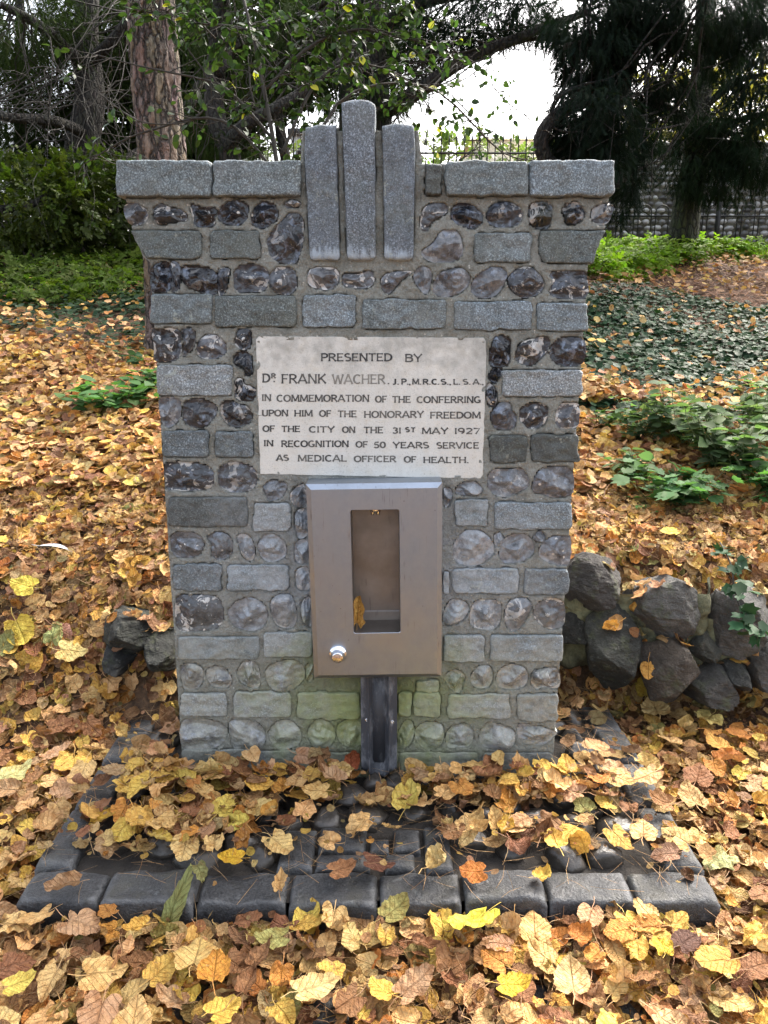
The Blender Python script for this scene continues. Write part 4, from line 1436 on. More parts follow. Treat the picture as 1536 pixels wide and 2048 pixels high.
HI = [leaf_shape(i, 40, 6) for i in range(30)]
MID = [leaf_shape(100 + i, 20, 4) for i in range(24)]
LO = [leaf_shape(200 + i, 10, 2, False) for i in range(18)]
PAL = {  # tint, weight
 'tan': ((.69, .45, .185), .38), 'golden': ((.70, .44, .095), .16), 'orange': ((.57, .255, .055), .11), 'brown': ((.29, .14, .06), .18),
 'pinkish brown': ((.49, .30, .155), .11), 'yellow': ((.72, .53, .11), .03), 'olive': ((.33, .29, .095), .02)}
PN = list(PAL)
PW = np.array([PAL[k][1] for k in PN])
PW /= PW.sum()


def rmats(n, tilt, normals=None):
    """random rotations: spin about z, tilt by a random angle up to tilt"""
    sp = rng.uniform(0, 2 * math.pi, n)
    ta = np.abs(rng.normal(0, 1, n)) * tilt * .6
    td = rng.uniform(0, 2 * math.pi, n)
    ux, uy = np.cos(td), np.sin(td)
    c, s = np.cos(ta), np.sin(ta)
    C = 1 - c
    T = np.zeros((n, 3, 3))
    T[:, 0, 0] = c + ux * ux * C; T[:, 0, 1] = ux * uy * C; T[:, 0, 2] = uy * s
    T[:, 1, 0] = ux * uy * C; T[:, 1, 1] = c + uy * uy * C; T[:, 1, 2] = -ux * s
    T[:, 2, 0] = -uy * s; T[:, 2, 1] = ux * s; T[:, 2, 2] = c
    Z = np.zeros((n, 3, 3))
    Z[:, 0, 0] = np.cos(sp); Z[:, 0, 1] = -np.sin(sp); Z[:, 1, 0] = np.sin(sp); Z[:, 1, 1] = np.cos(sp); Z[:, 2, 2] = 1
    A = T @ Z
    if normals is not None:
        z = normals / np.linalg.norm(normals, axis=1, keepdims=True)
        x = np.cross(np.tile([[0, 1.0, 0]], (n, 1)), z)
        x /= np.linalg.norm(x, axis=1, keepdims=True) + 1e-9
        y = np.cross(z, x)
        A = np.stack([x, y, z], -1) @ A
    return A


def scatter(name, variants, pos, mats, size, tints, mat, parent=None, kind=None, pick=None):
    """one mesh out of many small pieces (variants: (V, tris, uv or None))"""
    n = len(pos)
    pick = rng.integers(0, len(variants), n) if pick is None else pick
    VV, FF, TT, UU = [], [], [], []
    base = 0
    seeds = rng.uniform(0, 1, n)
    size = np.broadcast_to(size, (n,))
    for k, var in enumerate(variants):
        m = np.where(pick == k)[0]
        if not len(m):
            continue
        V0, F0 = var[0], var[1]
        uv = var[2] if len(var) > 2 else V0[:, :2]
        V = np.einsum('nij,vj->nvi', mats[m], V0) * size[m][:, None, None] + pos[m][:, None, :]
        nv = len(V0)
        f = F0[None] + (base + np.arange(len(m)) * nv)[:, None, None]
        VV.append(V.reshape(-1, 3))
        FF.append(f.reshape(-1, 3))
        tc = tints[m]
        TT.append(np.repeat(np.column_stack([tc, np.ones(len(m))]), nv, 0))
        U = np.concatenate([np.tile(uv[None], (len(m), 1, 1)), np.tile(seeds[m][:, None, None], (1, nv, 1))], -1)
        UU.append(U.reshape(-1, 3))
        base += nv * len(m)
    me = mesh(name, np.concatenate(VV), np.concatenate(FF), True, {'tint': ('FLOAT_COLOR', np.concatenate(TT)), 'leafuv': ('FLOAT_VECTOR', np.concatenate(UU))})
    o = link(name, me, parent, None, mat)
    if kind:
        o['kind'] = kind
    return o


def tnormal(x, y):
    e = .05
    return np.column_stack([-(zt(x + e, y) - zt(x - e, y)) / (2 * e), -(zt(x, y + e) - zt(x, y - e)) / (2 * e), np.ones(len(x))])


def leaf_tints(n, dark=1.0):
    k = rng.choice(len(PN), n, p=PW)
    t = np.array([PAL[p][0] for p in PN])[k]
    return t * rng.uniform(.7, 1.2, (n, 1)) * np.array([1, 1, 1]) * dark * (1 + rng.normal(0, .06, (n, 3)))


def surface(x, y):
    """ground height, or the paving where it lies"""
    z = zt(x, y)
    on = (x > fx[0]) & (x < fx[8]) & (y > PY0) & (y < .42)
    return np.where(on, np.maximum(z, 0.004), z)


def in_fountain(x, y, m=0.0):
    return (np.abs(x + .0) < .64 - m) & (y > -.02 + m) & (y < DEPTH)


# near litter
n = 22000
x, y = rng.uniform(-2.6, 2.7, n), rng.uniform(-1.25, 1.6, n)
den = np.ones(n)
onp = (x > fx[0] - .02) & (x < fx[8] + .02) & (y > PY0 - .02) & (y < .4)
# the paving keeps its leaves in a drift against the fountain and on the left
drift = np.exp(-((y + .07) / .095) ** 2) * 1.5 + .75 * np.exp(-((x + .52) / .25) ** 2) * (y > -.4) + .35 * np.exp(-((x - .45) / .25) ** 2) * (y > -.40)
den = np.where(onp, np.clip(drift, 0, 1) * (y > -.455) * .8, den)
den = np.where((np.abs(x - 0.02) < .16) & (y > -.47) & (y < -.22), den * .12, den)
kerb_s = ((np.abs(x - fx[0] - .05) < .075) | (np.abs(x - fx[8] + .05) < .085)) & (y > -.5) & (y < .16)
den = np.where(kerb_s, .10, den)
den = np.where((x > .55) & (x < fx[8] - .1) & (y > -.45) & (y < .12), den * .45, den)
den = np.where((np.abs(x - SPOUT_X) < .085) & (y > -.16), 0, den)
bank_r = (x > .60) & (y > .34) & (y < .54) & (x < 1.9)
den = np.where(bank_r, .25, den)
bank_l = (x < -.66) & (x > -1.02) & (y > .30) & (y < .62)
den = np.where(bank_l, .45, den)
keep = (rng.uniform(0, 1, n) < den) & ~in_fountain(x, y, -.03)
x, y = x[keep], y[keep]
n = len(x)
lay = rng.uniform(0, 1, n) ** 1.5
pile = np.where(y > .55, .03, .05)
dr = np.exp(-((y + .06) / .10) ** 2) * onp[keep] * (np.abs(x - SPOUT_X) > .15)
z = surface(x, y) + .006 + lay * (pile + .05 * dr)
nm = tnormal(x, y)
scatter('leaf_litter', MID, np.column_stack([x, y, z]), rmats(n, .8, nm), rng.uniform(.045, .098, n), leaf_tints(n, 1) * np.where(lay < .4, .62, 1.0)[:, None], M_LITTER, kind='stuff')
# torn scraps between the leaves
n = 9000
x, y = rng.uniform(-2.2, 2.2, n), rng.uniform(-1.2, 1.4, n)
onp2 = (x > fx[0]) & (x < fx[8]) & (y > PY0) & (y < .42)
keep = ~in_fountain(x, y, -.01) & (rng.uniform(0, 1, n) < np.where(onp2, np.where(y < -.45, .06, .35), 1))
x, y = x[keep], y[keep]
n = len(x)
scatter('leaf_scraps', LO, np.column_stack([x, y, surface(x, y) + rng.uniform(.008, .06, n)]), rmats(n, .9, tnormal(x, y)), rng.uniform(.012, .034, n), leaf_tints(n, .8), M_LITTER, kind='stuff')
# leaves lodged on the boulders
from mathutils.bvhtree import BVHTree
bp, bn_ = [], []
bpy.context.view_layer.update()
for ob in [o for o in bpy.data.objects if o.name.split('.')[0] == 'boulder']:
    mw = ob.matrix_world
    bv = BVHTree.FromPolygons([mw @ v.co for v in ob.data.vertices], [tuple(p.vertices) for p in ob.data.polygons])
    c = mw.translation
    for _ in range(26):
        hit, nn_, _i, _d = bv.ray_cast(Vector((c.x + random.uniform(-.16, .16), c.y + random.uniform(-.16, .16), 3)), Vector((0, 0, -1)))
        if hit is not None and nn_.z > .45 and hit.y > c.y - .06:
            bp.append(hit + Vector((0, 0, .012)))
            bn_.append(nn_)
bp, bn_ = np.array(bp), np.array(bn_)
scatter('leaves_on_boulders', MID, bp, rmats(len(bp), .5, bn_), rng.uniform(.05, .085, len(bp)), leaf_tints(len(bp)), M_LITTER, kind='stuff')
# litter up the bank
n = 60000
yy = 1.4 + 8.5 * rng.uniform(0, 1, n) ** 1.25
xx = rng.uniform(-1, 1, n) * (1.6 + yy * .85)
ivy_l = np.clip(smooth((yy - 3.9 - .3 * np.sin(xx * 3)) / 1.0), 0, 1)
den = np.where(xx < 0, 1 - .93 * ivy_l, 1 - .955 * smooth((yy - 2.75 - .4 * np.sin(xx * 2.3)) / .8) + .25 * smooth((yy - 6.2) / 1.0))
keep = rng.uniform(0, 1, n) < den
xx, yy = xx[keep], yy[keep]
n = len(xx)
far = np.clip((yy - 1.4) / 6, 0, 1)
scatter('bank_leaf_litter', LO, np.column_stack([xx, yy, zt(xx, yy) + .01 + rng.uniform(0, .06, n) + .07 * ((ivy_l[keep] > .5) | (xx > .7)) * (yy > 2.5)]), rmats(n, .75, tnormal(xx, yy)), rng.uniform(.05, .095, n), leaf_tints(n), M_LITTER, kind='stuff')

# needles and thin twigs lying in the litter
def needles(name, n, xr, yr, L=(.04, .10), w=.0007, cols=((.34, .20, .09), (.52, .37, .20)), lift=.05, cond=None, z=None):
    x, y = rng.uniform(*xr, n), rng.uniform(*yr, n)
    ok = ~in_fountain(x, y, -.02)
    if cond is not None:
        ok &= cond(x, y)
    x, y = x[ok], y[ok]
    n = len(x)
    V0 = np.array([(-.5, -1, 0), (.5, -1, 0), (.5, 0, .0), (-.5, 0, .0), (.4, 1, 0), (-.4, 1, 0)], float)
    Fq = np.array([(0, 1, 2), (0, 2, 3), (3, 2, 4), (3, 4, 5)])
    vs = []
    for k in range(6):
        V = V0.copy()
        V[:, 0] *= w * 2 / .1
        V[:, 1] *= .5
        V[2:4, 0] += random.uniform(-.08, .08)
        vs.append((V, Fq))
    zz = surface(x, y) + rng.uniform(.012, lift, n)
    c0, c1 = np.array(cols[0]), np.array(cols[1])
    t = rng.uniform(0, 1, (n, 1))
    return scatter(name, vs, np.column_stack([x, y, zz]), rmats(n, .25, tnormal(x, y)), rng.uniform(*L, n), c0 * (1 - t) + c1 * t, M_LITTER, kind='stuff')


needles('pine_needles', 4200, (-1.9, 1.9), (-.95, 1.3), lift=.075)
needles('bank_pine_needles', 6000, (-4, 5), (1.2, 6.5), (.06, .16), .0016, ((.20, .09, .04), (.42, .25, .12)), .05)
needles('needle_carpet', 11000, (1.0, 9), (6.0, 10.5), (.1, .22), .004, ((.16, .065, .03), (.40, .22, .12)), .07)

# ------------------------------------------------------------------ single leaves lying on top
LEAFME = []
for i, (W, Fc, uv) in enumerate(HI):
    me = mesh('leaf', W, Fc, True, {'leafuv': ('FLOAT_VECTOR', np.column_stack([uv, np.zeros(len(uv))]))})
    me.materials.append(M_LEAF)
    LEAFME.append(me)
SHAPE = ['flat', 'curled', 'folded']


def put_leaf(p, size, col, var, label, group, tilt=.35, spin=None, cat='leaf', name='fallen_leaf'):
    o = bpy.data.objects.new(name, LEAFME[var])
    COL.objects.link(o)
    o.location = Vc(p)
    o.scale = (size, size, size)
    m = rmats(1, tilt, tnormal(np.array([p[0]]), np.array([p[1]])))[0]
    if spin is not None:
        m = rot('X', random.uniform(-tilt, tilt) * .6) @ rot('Y', random.uniform(-tilt, tilt) * .6) @ rot('Z', spin)
    o.rotation_euler = Matrix(m.tolist()).to_euler()
    o.color = (*col, 1)
    tag(o, label, cat, group)
    return o


LG = 'fallen autumn leaves'
spots = []


def on_surface(u, v, off=.03):
    for zz in (0.0,):
        p = gxp(u, v, .012)
        if fx[0] < p[0] < fx[8] and PY0 < p[1] < .42:
            return p
    p = ground_hit(u, v, off)
    return p


YEL, PALE, GRN = (.72, .62, .07), (.68, .58, .22), (.23, .28, .08)
SPECIAL = [  # photograph pixel, width in pixels, colour, shape, label
 (945, 1886, 104, (.70, .66, .08), 0, 'large flat bright yellow leaf in front of the kerb'),
 (1022, 2022, 72, (.68, .47, .05), 3, 'golden yellow leaf at the bottom edge of the picture'),
 (350, 1815, 84, (.22, .24, .08), 4, 'long curled green leaf hanging over the front kerb'),
 (398, 1750, 46, (.27, .27, .10), 7, 'small crumpled green leaf on the kerb joint'),
 (20, 1573, 70, (.48, .47, .20), 6, 'pale speckled green leaf at the left edge of the picture'),
 (40, 2020, 60, (.70, .57, .12), 9, 'lemon yellow leaf in the bottom left corner'),
 (703, 1548, 44, (.36, .10, .04), 8, 'upright red brown leaf beside the iron spout'),
 (750, 1737, 58, (.14, .055, .03), 6, 'dark brown round leaf on the paving setts'),
 (950, 1757, 52, (.48, .17, .03), 0, 'rust orange leaf on the front kerb'),
 (467, 1727, 50, (.66, .40, .03), 12, 'small golden leaf on the flint cobbles'),
 (870, 1742, 84, (.60, .46, .20), 1, 'pale curled leaf lying across the kerb and paving'),
 (135, 1782, 62, (.42, .26, .14), 2, 'pinkish folded leaf on the left end of the kerb'),
 (1437, 1733, 74, (.36, .37, .16), 10, 'grey green pointed leaf at the right corner of the kerb'),
 (1320, 1942, 48, (.70, .48, .05), 11, 'small folded yellow leaf in front of the kerb'),
 (1365, 1932, 66, (.10, .045, .028), 15, 'blackish brown leaf beside the small yellow leaf'),
 (1430, 1972, 82, (.60, .33, .07), 18, 'large orange yellow leaf at the lower right'),
 (432, 1995, 76, (.58, .27, .04), 21, 'two tone orange leaf near the bottom edge'),
 (395, 1960, 92, (.60, .42, .15), 24, 'big pale gold leaf behind the two tone orange leaf'),
 (625, 2028, 90, (.66, .50, .22), 27, 'broad pale cream leaf at the bottom edge'),
 (815, 1612, 78, (.66, .52, .12), 13, 'folded light yellow leaf on the drift below the spout'),
 (1140, 2015, 82, (.60, .43, .20), 3, 'wide veined tan leaf at the bottom edge'),
 (205, 1650, 56, (.66, .42, .06), 5, 'amber leaf on the drift left of the fountain'),
 (150, 1545, 80, (.62, .40, .08), 9, 'round amber leaf left of the paving'),
 (55, 1192, 50, (.70, .58, .09), 0, 'bright yellow leaf on the left bank'),
 (42, 1280, 66, (.55, .42, .06), 3, 'yellow leaf blotched with brown on the left bank'),
 (140, 1322, 52, (.66, .53, .20), 6, 'pale cream leaf on the left bank'),
 (108, 1290, 46, (.38, .42, .15), 4, 'pale green leaf on the left bank'),
 (10, 1310, 50, (.25, .26, .09), 9, 'dull green leaf at the left edge of the bank'),
 (1340, 1082, 36, (.70, .55, .08), 12, 'small bright yellow leaf above the right boulders'),
 (1290, 1395, 52, (.66, .50, .09), 15, 'yellow green blotched leaf below the right boulders'),
 (1415, 1455, 62, (.68, .54, .18), 0, 'pale yellow round leaf below the right boulders'),
 (1310, 1440, 66, (.64, .46, .20), 3, 'cream leaf with clear veins below the right boulders'),
]
for i, (u, v, w, col, var, lab) in enumerate(SPECIAL):
    p = on_surface(u, v)
    zc = (p - CAM) @ np.array([0, CP, -SP])
    s = w * zc / F * 1.12
    on_bank = p[1] > .2
    o = put_leaf(p + np.array([0, 0, (.075 if p[1] < PY0 else .045) if abs(p[2]) > .02 else .022]), s, col, var, lab, LG, .3)
    spots.append((p[0], p[1], s * .45))
    if 'upright' in lab:
        o.rotation_euler = (R(75), R(10), R(20))
        o.location.z += .03
    if 'hanging over' in lab:
        o.scale = (s * .62, s * 1.35, s * .5)
        o.rotation_euler = (R(52), R(8), R(-22))
        o.location = (float(gxp(352, 1800)[0]), PY0 - .012, .0)
ORD = ['first', 'second', 'third', 'fourth', 'fifth', 'sixth', 'seventh', 'eighth']


def zone(x, y):
    if y < PY0 - .0:
        k = int(np.clip(np.searchsorted(fx, x) - 1, 0, 7))
        far_ = 'close against' if y > -.68 else 'at the bottom edge below'
        if x < fx[0] or x > fx[8]:
            return f"beyond the {'left' if x < 0 else 'right'} end of the front kerb"
        return f'{far_} the {ORD[k]} kerb stone from the left'
    if fx[0] < x < fx[8] and y < .42:
        if y < -.45:
            k = int(np.clip(np.searchsorted(fx, x) - 1, 0, 7))
            return f'on top of the {ORD[k]} kerb stone from the left'
        if y > -.16:
            side_ = 'left of' if x < scx else 'right of'
            d_ = 'close' if abs(x - scx) < .22 else ('a little way' if abs(x - scx) < .45 else 'far')
            return f'at the fountain foot, {d_} {side_} the spout'
        side_ = 'left' if x < -.2 else ('right' if x > .25 else 'middle')
        return f'on the {side_} of the cobbled paving'
    sd3 = 'left' if x < 0 else 'right'
    if y < .3:
        return f"beside the {sd3} side kerb, {'nearer the front' if y < -.2 else 'nearer the bank'}"
    return f'on the {sd3} bank beside the fountain'


def try_leaf(xr, yr, cnt, dens=None, size=(.075, .115), z_extra=.03, sep=.55):
    done = 0
    for _ in range(cnt * 60):
        if done >= cnt:
            break
        x, y = random.uniform(*xr), random.uniform(*yr)
        if in_fountain(x, y, -.045) or (abs(x - SPOUT_X) < .12 and y > -.19):
            continue
        if dens is not None and random.random() > dens(x, y):
            continue
        if (abs(x - fx[0] - .05) < .08 or abs(x - fx[8] + .05) < .085) and -.5 < y < .16 and random.random() < .93:
            continue
        s = random.uniform(*size)
        if any((x - a) ** 2 + (y - b) ** 2 < ((s * .45 + r) * sep) ** 2 for a, b, r in spots):
            continue
        spots.append((x, y, s * .45))
        ci = int(rng.choice(len(PN), p=PW))
        cn = PN[ci]
        g = random.uniform(.82, 1.15)
        col = tuple(min(.8, c * g * random.uniform(.94, 1.06)) for c in PAL[cn][0])
        var = random.randrange(30)
        if var % 3 == 1 and random.random() < .3:
            var = (var + 2) % 30
        z = float(surface(np.array(x), np.array(y))) + z_extra + random.uniform(0, .02)
        put_leaf((x, y, z), s, col, var, f'{SHAPE[var % 3]} {cn} leaf {zone(x, y)}', LG, .5)
        done += 1


try_leaf((-1.12, 1.15), (-.98, PY0 - .02), 92, None, (.07, .115), .06, .62)
try_leaf((fx[0], fx[8]), (-.20, -.05), 56, lambda x, y: .9, (.07, .11), .055, .55)
try_leaf((fx[0], fx[8]), (-.42, -.18), 34, lambda x, y: .9 if x < -.3 else (.45 if x > .3 else .12), (.07, .105), .03, .7)
try_leaf((fx[0], fx[8]), (-.56, -.46), 3, None, (.06, .09), .02, 1.0)
try_leaf((fx[8] + .02, 1.55), (-.55, .3), 34, None, (.08, .115), .055, .62)
try_leaf((-1.5, fx[0] - .02), (-.55, .3), 34, None, (.08, .115), .055, .62)

# leaf caught in the tap recess
lx, lz = LP(716, 1245)
pw = np.array([dcx + lx, DY + .03, dcz + lz])
o = put_leaf(pw, .085, (.62, .36, .09), 2, 'curled yellow brown leaf standing inside the steel tap recess', LG)
o.rotation_euler = (R(80), R(6), R(8))
o.scale = (.07, .10, .07)
o.location.z += .012

# feather on the left bank
p = ground_hit(112, 1120, .03)
fm = MB()
nn = 24
V = []
for i in range(nn):
    t = i / (nn - 1)
    w_ = .013 * math.sin(min(1, t * 1.15) * math.pi) ** .6 * (1 if t < .87 else 1)
    c = np.array([t * .16 - .08, .012 * math.sin(t * 2.2), .012 + .012 * math.sin(t * 3)])
    V += [c + np.array([0, w_ * 1.2, .002]), c, c + np.array([0, -w_ * .7, .002])]
Fc = []
for i in range(nn - 1):
    a = 3 * i
    Fc += [(a, a + 3, a + 4, a + 1), (a + 1, a + 4, a + 5, a + 2)]
fm.add(V, Fc)
fo = fm.build('feather', mat_plain('grey_feather', (.42, .43, .47), .6, 0, .1, 200, .25), None, Vc(p + np.array([0, 0, .035])))
fo.rotation_euler = (R(8), R(8), R(-14))
fo.scale = (.95, 1, 1)
tag(fo, 'pale grey feather lying on the leaves of the left bank', 'feather')
mb = MB()
mb.tube([(-.115, -.004, .012), (-.08, 0, .012), (0, .011, .026), (.075, .012, .014)], [.0014, .0014, .001, .0006], 6)
mb.build('quill', mat_plain('pale_quill', (.6, .58, .52), .5), fo)

# ------------------------------------------------------------------ plants, trees, fence: foliage pieces
def ovate(k, serr=.0, fold=.12):
    """a small live leaf: base at the origin, tip at y=1"""
    r_ = random.Random(k)
    ys_ = [0, .15, .4, .65, .85, 1]
    ws = [.02, .22, .33, .27, .14, .0]
    V = [(0, y, -.10 * (y - .5) ** 2 * 2) for y in ys_]
    V += [(w * r_.uniform(.9, 1.1), y + serr * r_.uniform(-.04, .04), fold * w + r_.uniform(-.02, .02) - .1 * (y - .5) ** 2) for y, w in zip(ys_[1:-1], ws[1:-1])]
    V += [(-w * r_.uniform(.9, 1.1), y, fold * w + r_.uniform(-.02, .02) - .1 * (y - .5) ** 2) for y, w in zip(ys_[1:-1], ws[1:-1])]
    Fc = []
    for s, b in ((1, 6), (-1, 10)):
        t = [(0, 1, b), (1, 2, b + 1), (1, b + 1, b), (2, 3, b + 2), (2, b + 2, b + 1), (3, 4, b + 3), (3, b + 3, b + 2), (4, 5, b + 3)]
        Fc += t if s < 0 else [x[::-1] for x in t]
    return np.array(V), np.array(Fc)


def lobed(k, n=5, fold=.1):
    """a palmate leaf (ivy, cranesbill): base at the origin"""
    r_ = random.Random(k)
    pts = []
    for i in range(n):
        a = R(-100 + 200 * i / (n - 1))
        L = 1 - .35 * abs(i - (n - 1) / 2) / ((n - 1) / 2)
        pts.append((math.sin(a) * L * .55, .35 + math.cos(a) * L * .62))
        if i < n - 1:
            a2 = R(-100 + 200 * (i + .5) / (n - 1))
            pts.append((math.sin(a2) * .34, .35 + math.cos(a2) * .36))
    V = [(0, 0, 0), (0, .35, -.03)] + [(x, y, fold * abs(x) + r_.uniform(-.05, .05)) for x, y in pts]
    m = len(pts)
    Fc = [(1, 2 + i + 1, 2 + i) for i in range(m - 1)] + [(1, 2, 0), (1, 0, 2 + m - 1)]
    return np.array(V), np.array(Fc)


def spray(k, n=15, droop=.25, ln=.17, wd=.028):
    """a flat conifer spray: short needles along both sides of a thin stem, tip at y=1"""
    r_ = random.Random(k)
    V, Fc = [], []
    for i in range(n):
        t = (i + .5) / n
        L = ln * (1 - .55 * t) * r_.uniform(.7, 1.2)
        y0 = t
        z0 = -droop * t * t
        for s in (1, -1):
            b = len(V)
            tip = (s * L, y0 + L * .75, z0 - L * r_.uniform(.1, .5))
            V += [(0, y0 - wd, z0), (0, y0 + wd, z0), tip]
            Fc.append((b, b + 1, b + 2))
    b = len(V)
    V += [(-.008, 0, 0), (.008, 0, 0), (.006, .5, -droop * .25), (-.006, .5, -droop * .25), (0, 1.05, -droop)]
    Fc += [(b, b + 1, b + 2), (b, b + 2, b + 3), (b + 3, b + 2, b + 4)]
    return np.array(V), np.array(Fc)


def fan(k, n=9):
    """a twiglet carrying several ovate leaves"""
    r_ = random.Random(k)
    V, Fc = [], []
    nb = 0
    for i in range(n):
        v, f = ovate(k * 31 + i)
        s = r_.uniform(.26, .42)
        t = (i + .6) / n
        side = 1 if i % 2 else -1
        A = rot('Z', side * R(r_.uniform(30, 75)) * (1 - .7 * (i == n - 1))) @ rot('X', R(r_.uniform(-50, 15)))
        v = v @ A.T * s + np.array([0, t, -.18 * t * t])
        V.append(v)
        Fc.append(f + nb)
        nb += len(v)
    V.append(np.array([(-.01, 0, 0), (.01, 0, 0), (0, 1, -.18)]))
    Fc.append(np.array([(nb, nb + 1, nb + 2)]))
    return np.concatenate(V), np.concatenate(Fc)


SPRAY = [spray(i, 15, random.uniform(.1, .6)) for i in range(8)]
FANS = [fan(i) for i in range(8)]
OVS = [ovate(i) for i in range(6)]
IVY = [lobed(i, 5) for i in range(6)]
CRANE = [lobed(20 + i, 7) for i in range(6)]


def dirmats(d, roll=.6):
    """rotations that send +y to d, with the flat of the leaf roughly facing up"""
    n = len(d)
    y = d / (np.linalg.norm(d, axis=1, keepdims=True) + 1e-9)
    up = np.tile([[0, 0, 1.0]], (n, 1)) + rng.normal(0, roll, (n, 3))
    x = np.cross(y, up)
    x /= np.linalg.norm(x, axis=1, keepdims=True) + 1e-9
    z = np.cross(x, y)
    return np.stack([x, y, z], -1)


def tintvar(c, n, v=.25, hue=.06):
    return np.array(c) * rng.uniform(1 - v, 1 + v, (n, 1)) * (1 + rng.normal(0, hue, (n, 3)))


def wiggle(a, b, n=8, amp=.1, sag=0.0, seed=0):
    a, b = np.asarray(a, float), np.asarray(b, float)
    L = np.linalg.norm(b - a)
    t = np.linspace(0, 1, n)[:, None]
    p = a + (b - a) * t
    q = np.column_stack([t[:, 0] * 3 + seed, np.full(n, seed * 1.3), np.zeros(n)])
    off = np.column_stack([vnoise(q, 1), vnoise(q + 9, 2), vnoise(q + 17, 3)]) * amp * L
    p = p + off * np.sin(t * math.pi)
    p[:, 2] -= sag * L * (t[:, 0] ** 2)
    return p


class Tree:
    def __init__(s, name, label, base, bark, group=None):
        s.t = thing(name, label, 'tree', Vc(base), group)
        s.base = np.asarray(base, float)
        s.mb = MB()
        s.tw = MB()
        s.bark = bark
        s.fol = []          # (variants, pos, dir, size, tint, mat)

    def limb(s, pts, r0, r1, n=14, k=8, amp=.03, seed=0):
        p = catmull(np.asarray(pts, float), n, False)
        q = np.column_stack([np.linspace(0, 4, n) + seed, np.full(n, seed), np.zeros(n)])
        L = np.linalg.norm(p[-1] - p[0])
        p = p + np.column_stack([vnoise(q, 4), vnoise(q + 5, 5), vnoise(q + 11, 6)]) * amp * L * .5
        s.mb.add(*tubearr(p - s.base, np.linspace(r0, r1, n), k))
        return p

    def clump(s, c, rad, n, variants, size, tint, mat, hang=.5, out=.6, attach=None, twigs=5, shell=.5):
        c = np.asarray(c, float)
        d = rng.normal(0, 1, (n, 3))
        d /= np.linalg.norm(d, axis=1, keepdims=True)
        r = rng.uniform(0, 1, n) ** (1 / 3) * (1 - shell) + shell * rng.uniform(.55, 1.0, n)
        # break the ball up: keep the pieces where a noise field is high
        pos = c + d * r[:, None] * np.asarray(rad) * (1 + .25 * vnoise(d * 1.7 + c, 3)[:, None])
        k = vnoise(pos * 2.2, 8) + .5 * vnoise(pos * 5.5, 9) > -.35
        pos, d = pos[k], d[k]
        dd = d * out + np.array([0, 0, -hang]) + rng.normal(0, .35, pos.shape)
        s.fol.append((variants, pos, dd, rng.uniform(.6, 1.25, len(pos)) * size, tintvar(tint, len(pos)), mat))
        if attach is not None:
            for i in range(twigs):
                e = c + rng.normal(0, .5, 3) * np.asarray(rad)
                a = attach[rng.integers(0, len(attach))]
                s.tw.add(*tubearr(wiggle(a, e, 9, .10, .05, random.uniform(0, 99)) - s.base, np.linspace(.013, .004, 9), 4))

    def done(s, twigmat=None, crown='crown', trunk='trunk'):
        if s.mb.n:
            s.mb.build(trunk, s.bark, s.t)
        if s.tw.n:
            s.tw.build('branches', twigmat or s.bark, s.t)
        if s.fol:
            mats = {}
            for v, p, d, sz, t, m in s.fol:
                mats.setdefault(m.name, []).append((v, p, d, sz, t, m))
            for nm, L in mats.items():
                p = np.concatenate([l[1] for l in L]) - s.base
                d = np.concatenate([l[2] for l in L])
                o = scatter(crown, L[0][0], p, dirmats(d), np.concatenate([l[3] for l in L]), np.concatenate([l[4] for l in L]), L[0][5], s.t)
        return s.t


def tubearr(pts, rad, k=6):
    m = MB()
    m.tube(pts, rad, k)
    return m.V[0], m.F


# pine on the left: plated trunk
pb = ground_hit(345, 700)
pine = thing('pine_tree', 'tall reddish brown pine trunk with plated bark behind the left of the fountain', 'tree', Vc(pb))
nth, nzr, Ht = 120, 260, 6.2
V = []
zz = np.linspace(-.25, Ht, nzr)
th = np.linspace(0, 2 * math.pi, nth, endpoint=False)
TH, ZZ = np.meshgrid(th, zz)
rad = .185 + .035 * np.exp(-np.clip(ZZ, 0, None) / .15) - .006 * ZZ
q = np.column_stack([np.cos(TH).ravel() * 1.6, np.sin(TH).ravel() * 1.6, ZZ.ravel() * 1.3])
# plates: cells long in z
cell = np.column_stack([np.cos(TH).ravel() * 4.6, np.sin(TH).ravel() * 4.6, ZZ.ravel() * 5.2]) + .5 * np.column_stack([vnoise(q * 2, 1), vnoise(q * 2, 2), vnoise(q * 2, 3)])
ci = np.floor(cell).astype(int)
d1 = np.full(len(cell), 9.0)
d2 = np.full(len(cell), 9.0)
hh1 = np.zeros(len(cell))
for dx in (-1, 0, 1):
    for dy in (-1, 0, 1):
        for dz in (-1, 0, 1):
            g = ci + np.array([dx, dy, dz])
            f = g + np.column_stack([_h(g[:, 0], g[:, 1], g[:, 2], s) for s in (1, 2, 3)])
            d = np.linalg.norm(cell - f, axis=1)
            hv = _h(g[:, 0], g[:, 1], g[:, 2], 7)
            new = d < d1
            d2 = np.where(new, d1, np.minimum(d2, d))
            hh1 = np.where(new, hv, hh1)
            d1 = np.minimum(d1, d)
edge = np.clip((d2 - d1) / .22, 0, 1)
disp = (edge ** .6) * .018 + hh1 * .014 * edge + .006 * fbm(q * 9, 4, 3)
rad = rad.ravel() + disp - .015
V = np.column_stack([rad * np.cos(TH.ravel()) + .02 * np.sin(ZZ.ravel() * .9), rad * np.sin(TH.ravel()), ZZ.ravel()])
G = np.arange(nth * nzr).reshape(nzr, nth)
Gn = np.roll(G, -1, 1)
Fq = np.stack([G[:-1], Gn[:-1], Gn[1:], G[1:]], -1).reshape(-1, 4)
link('trunk', mesh('trunk', V, Fq), pine, None, M_PINE)
mb = MB()
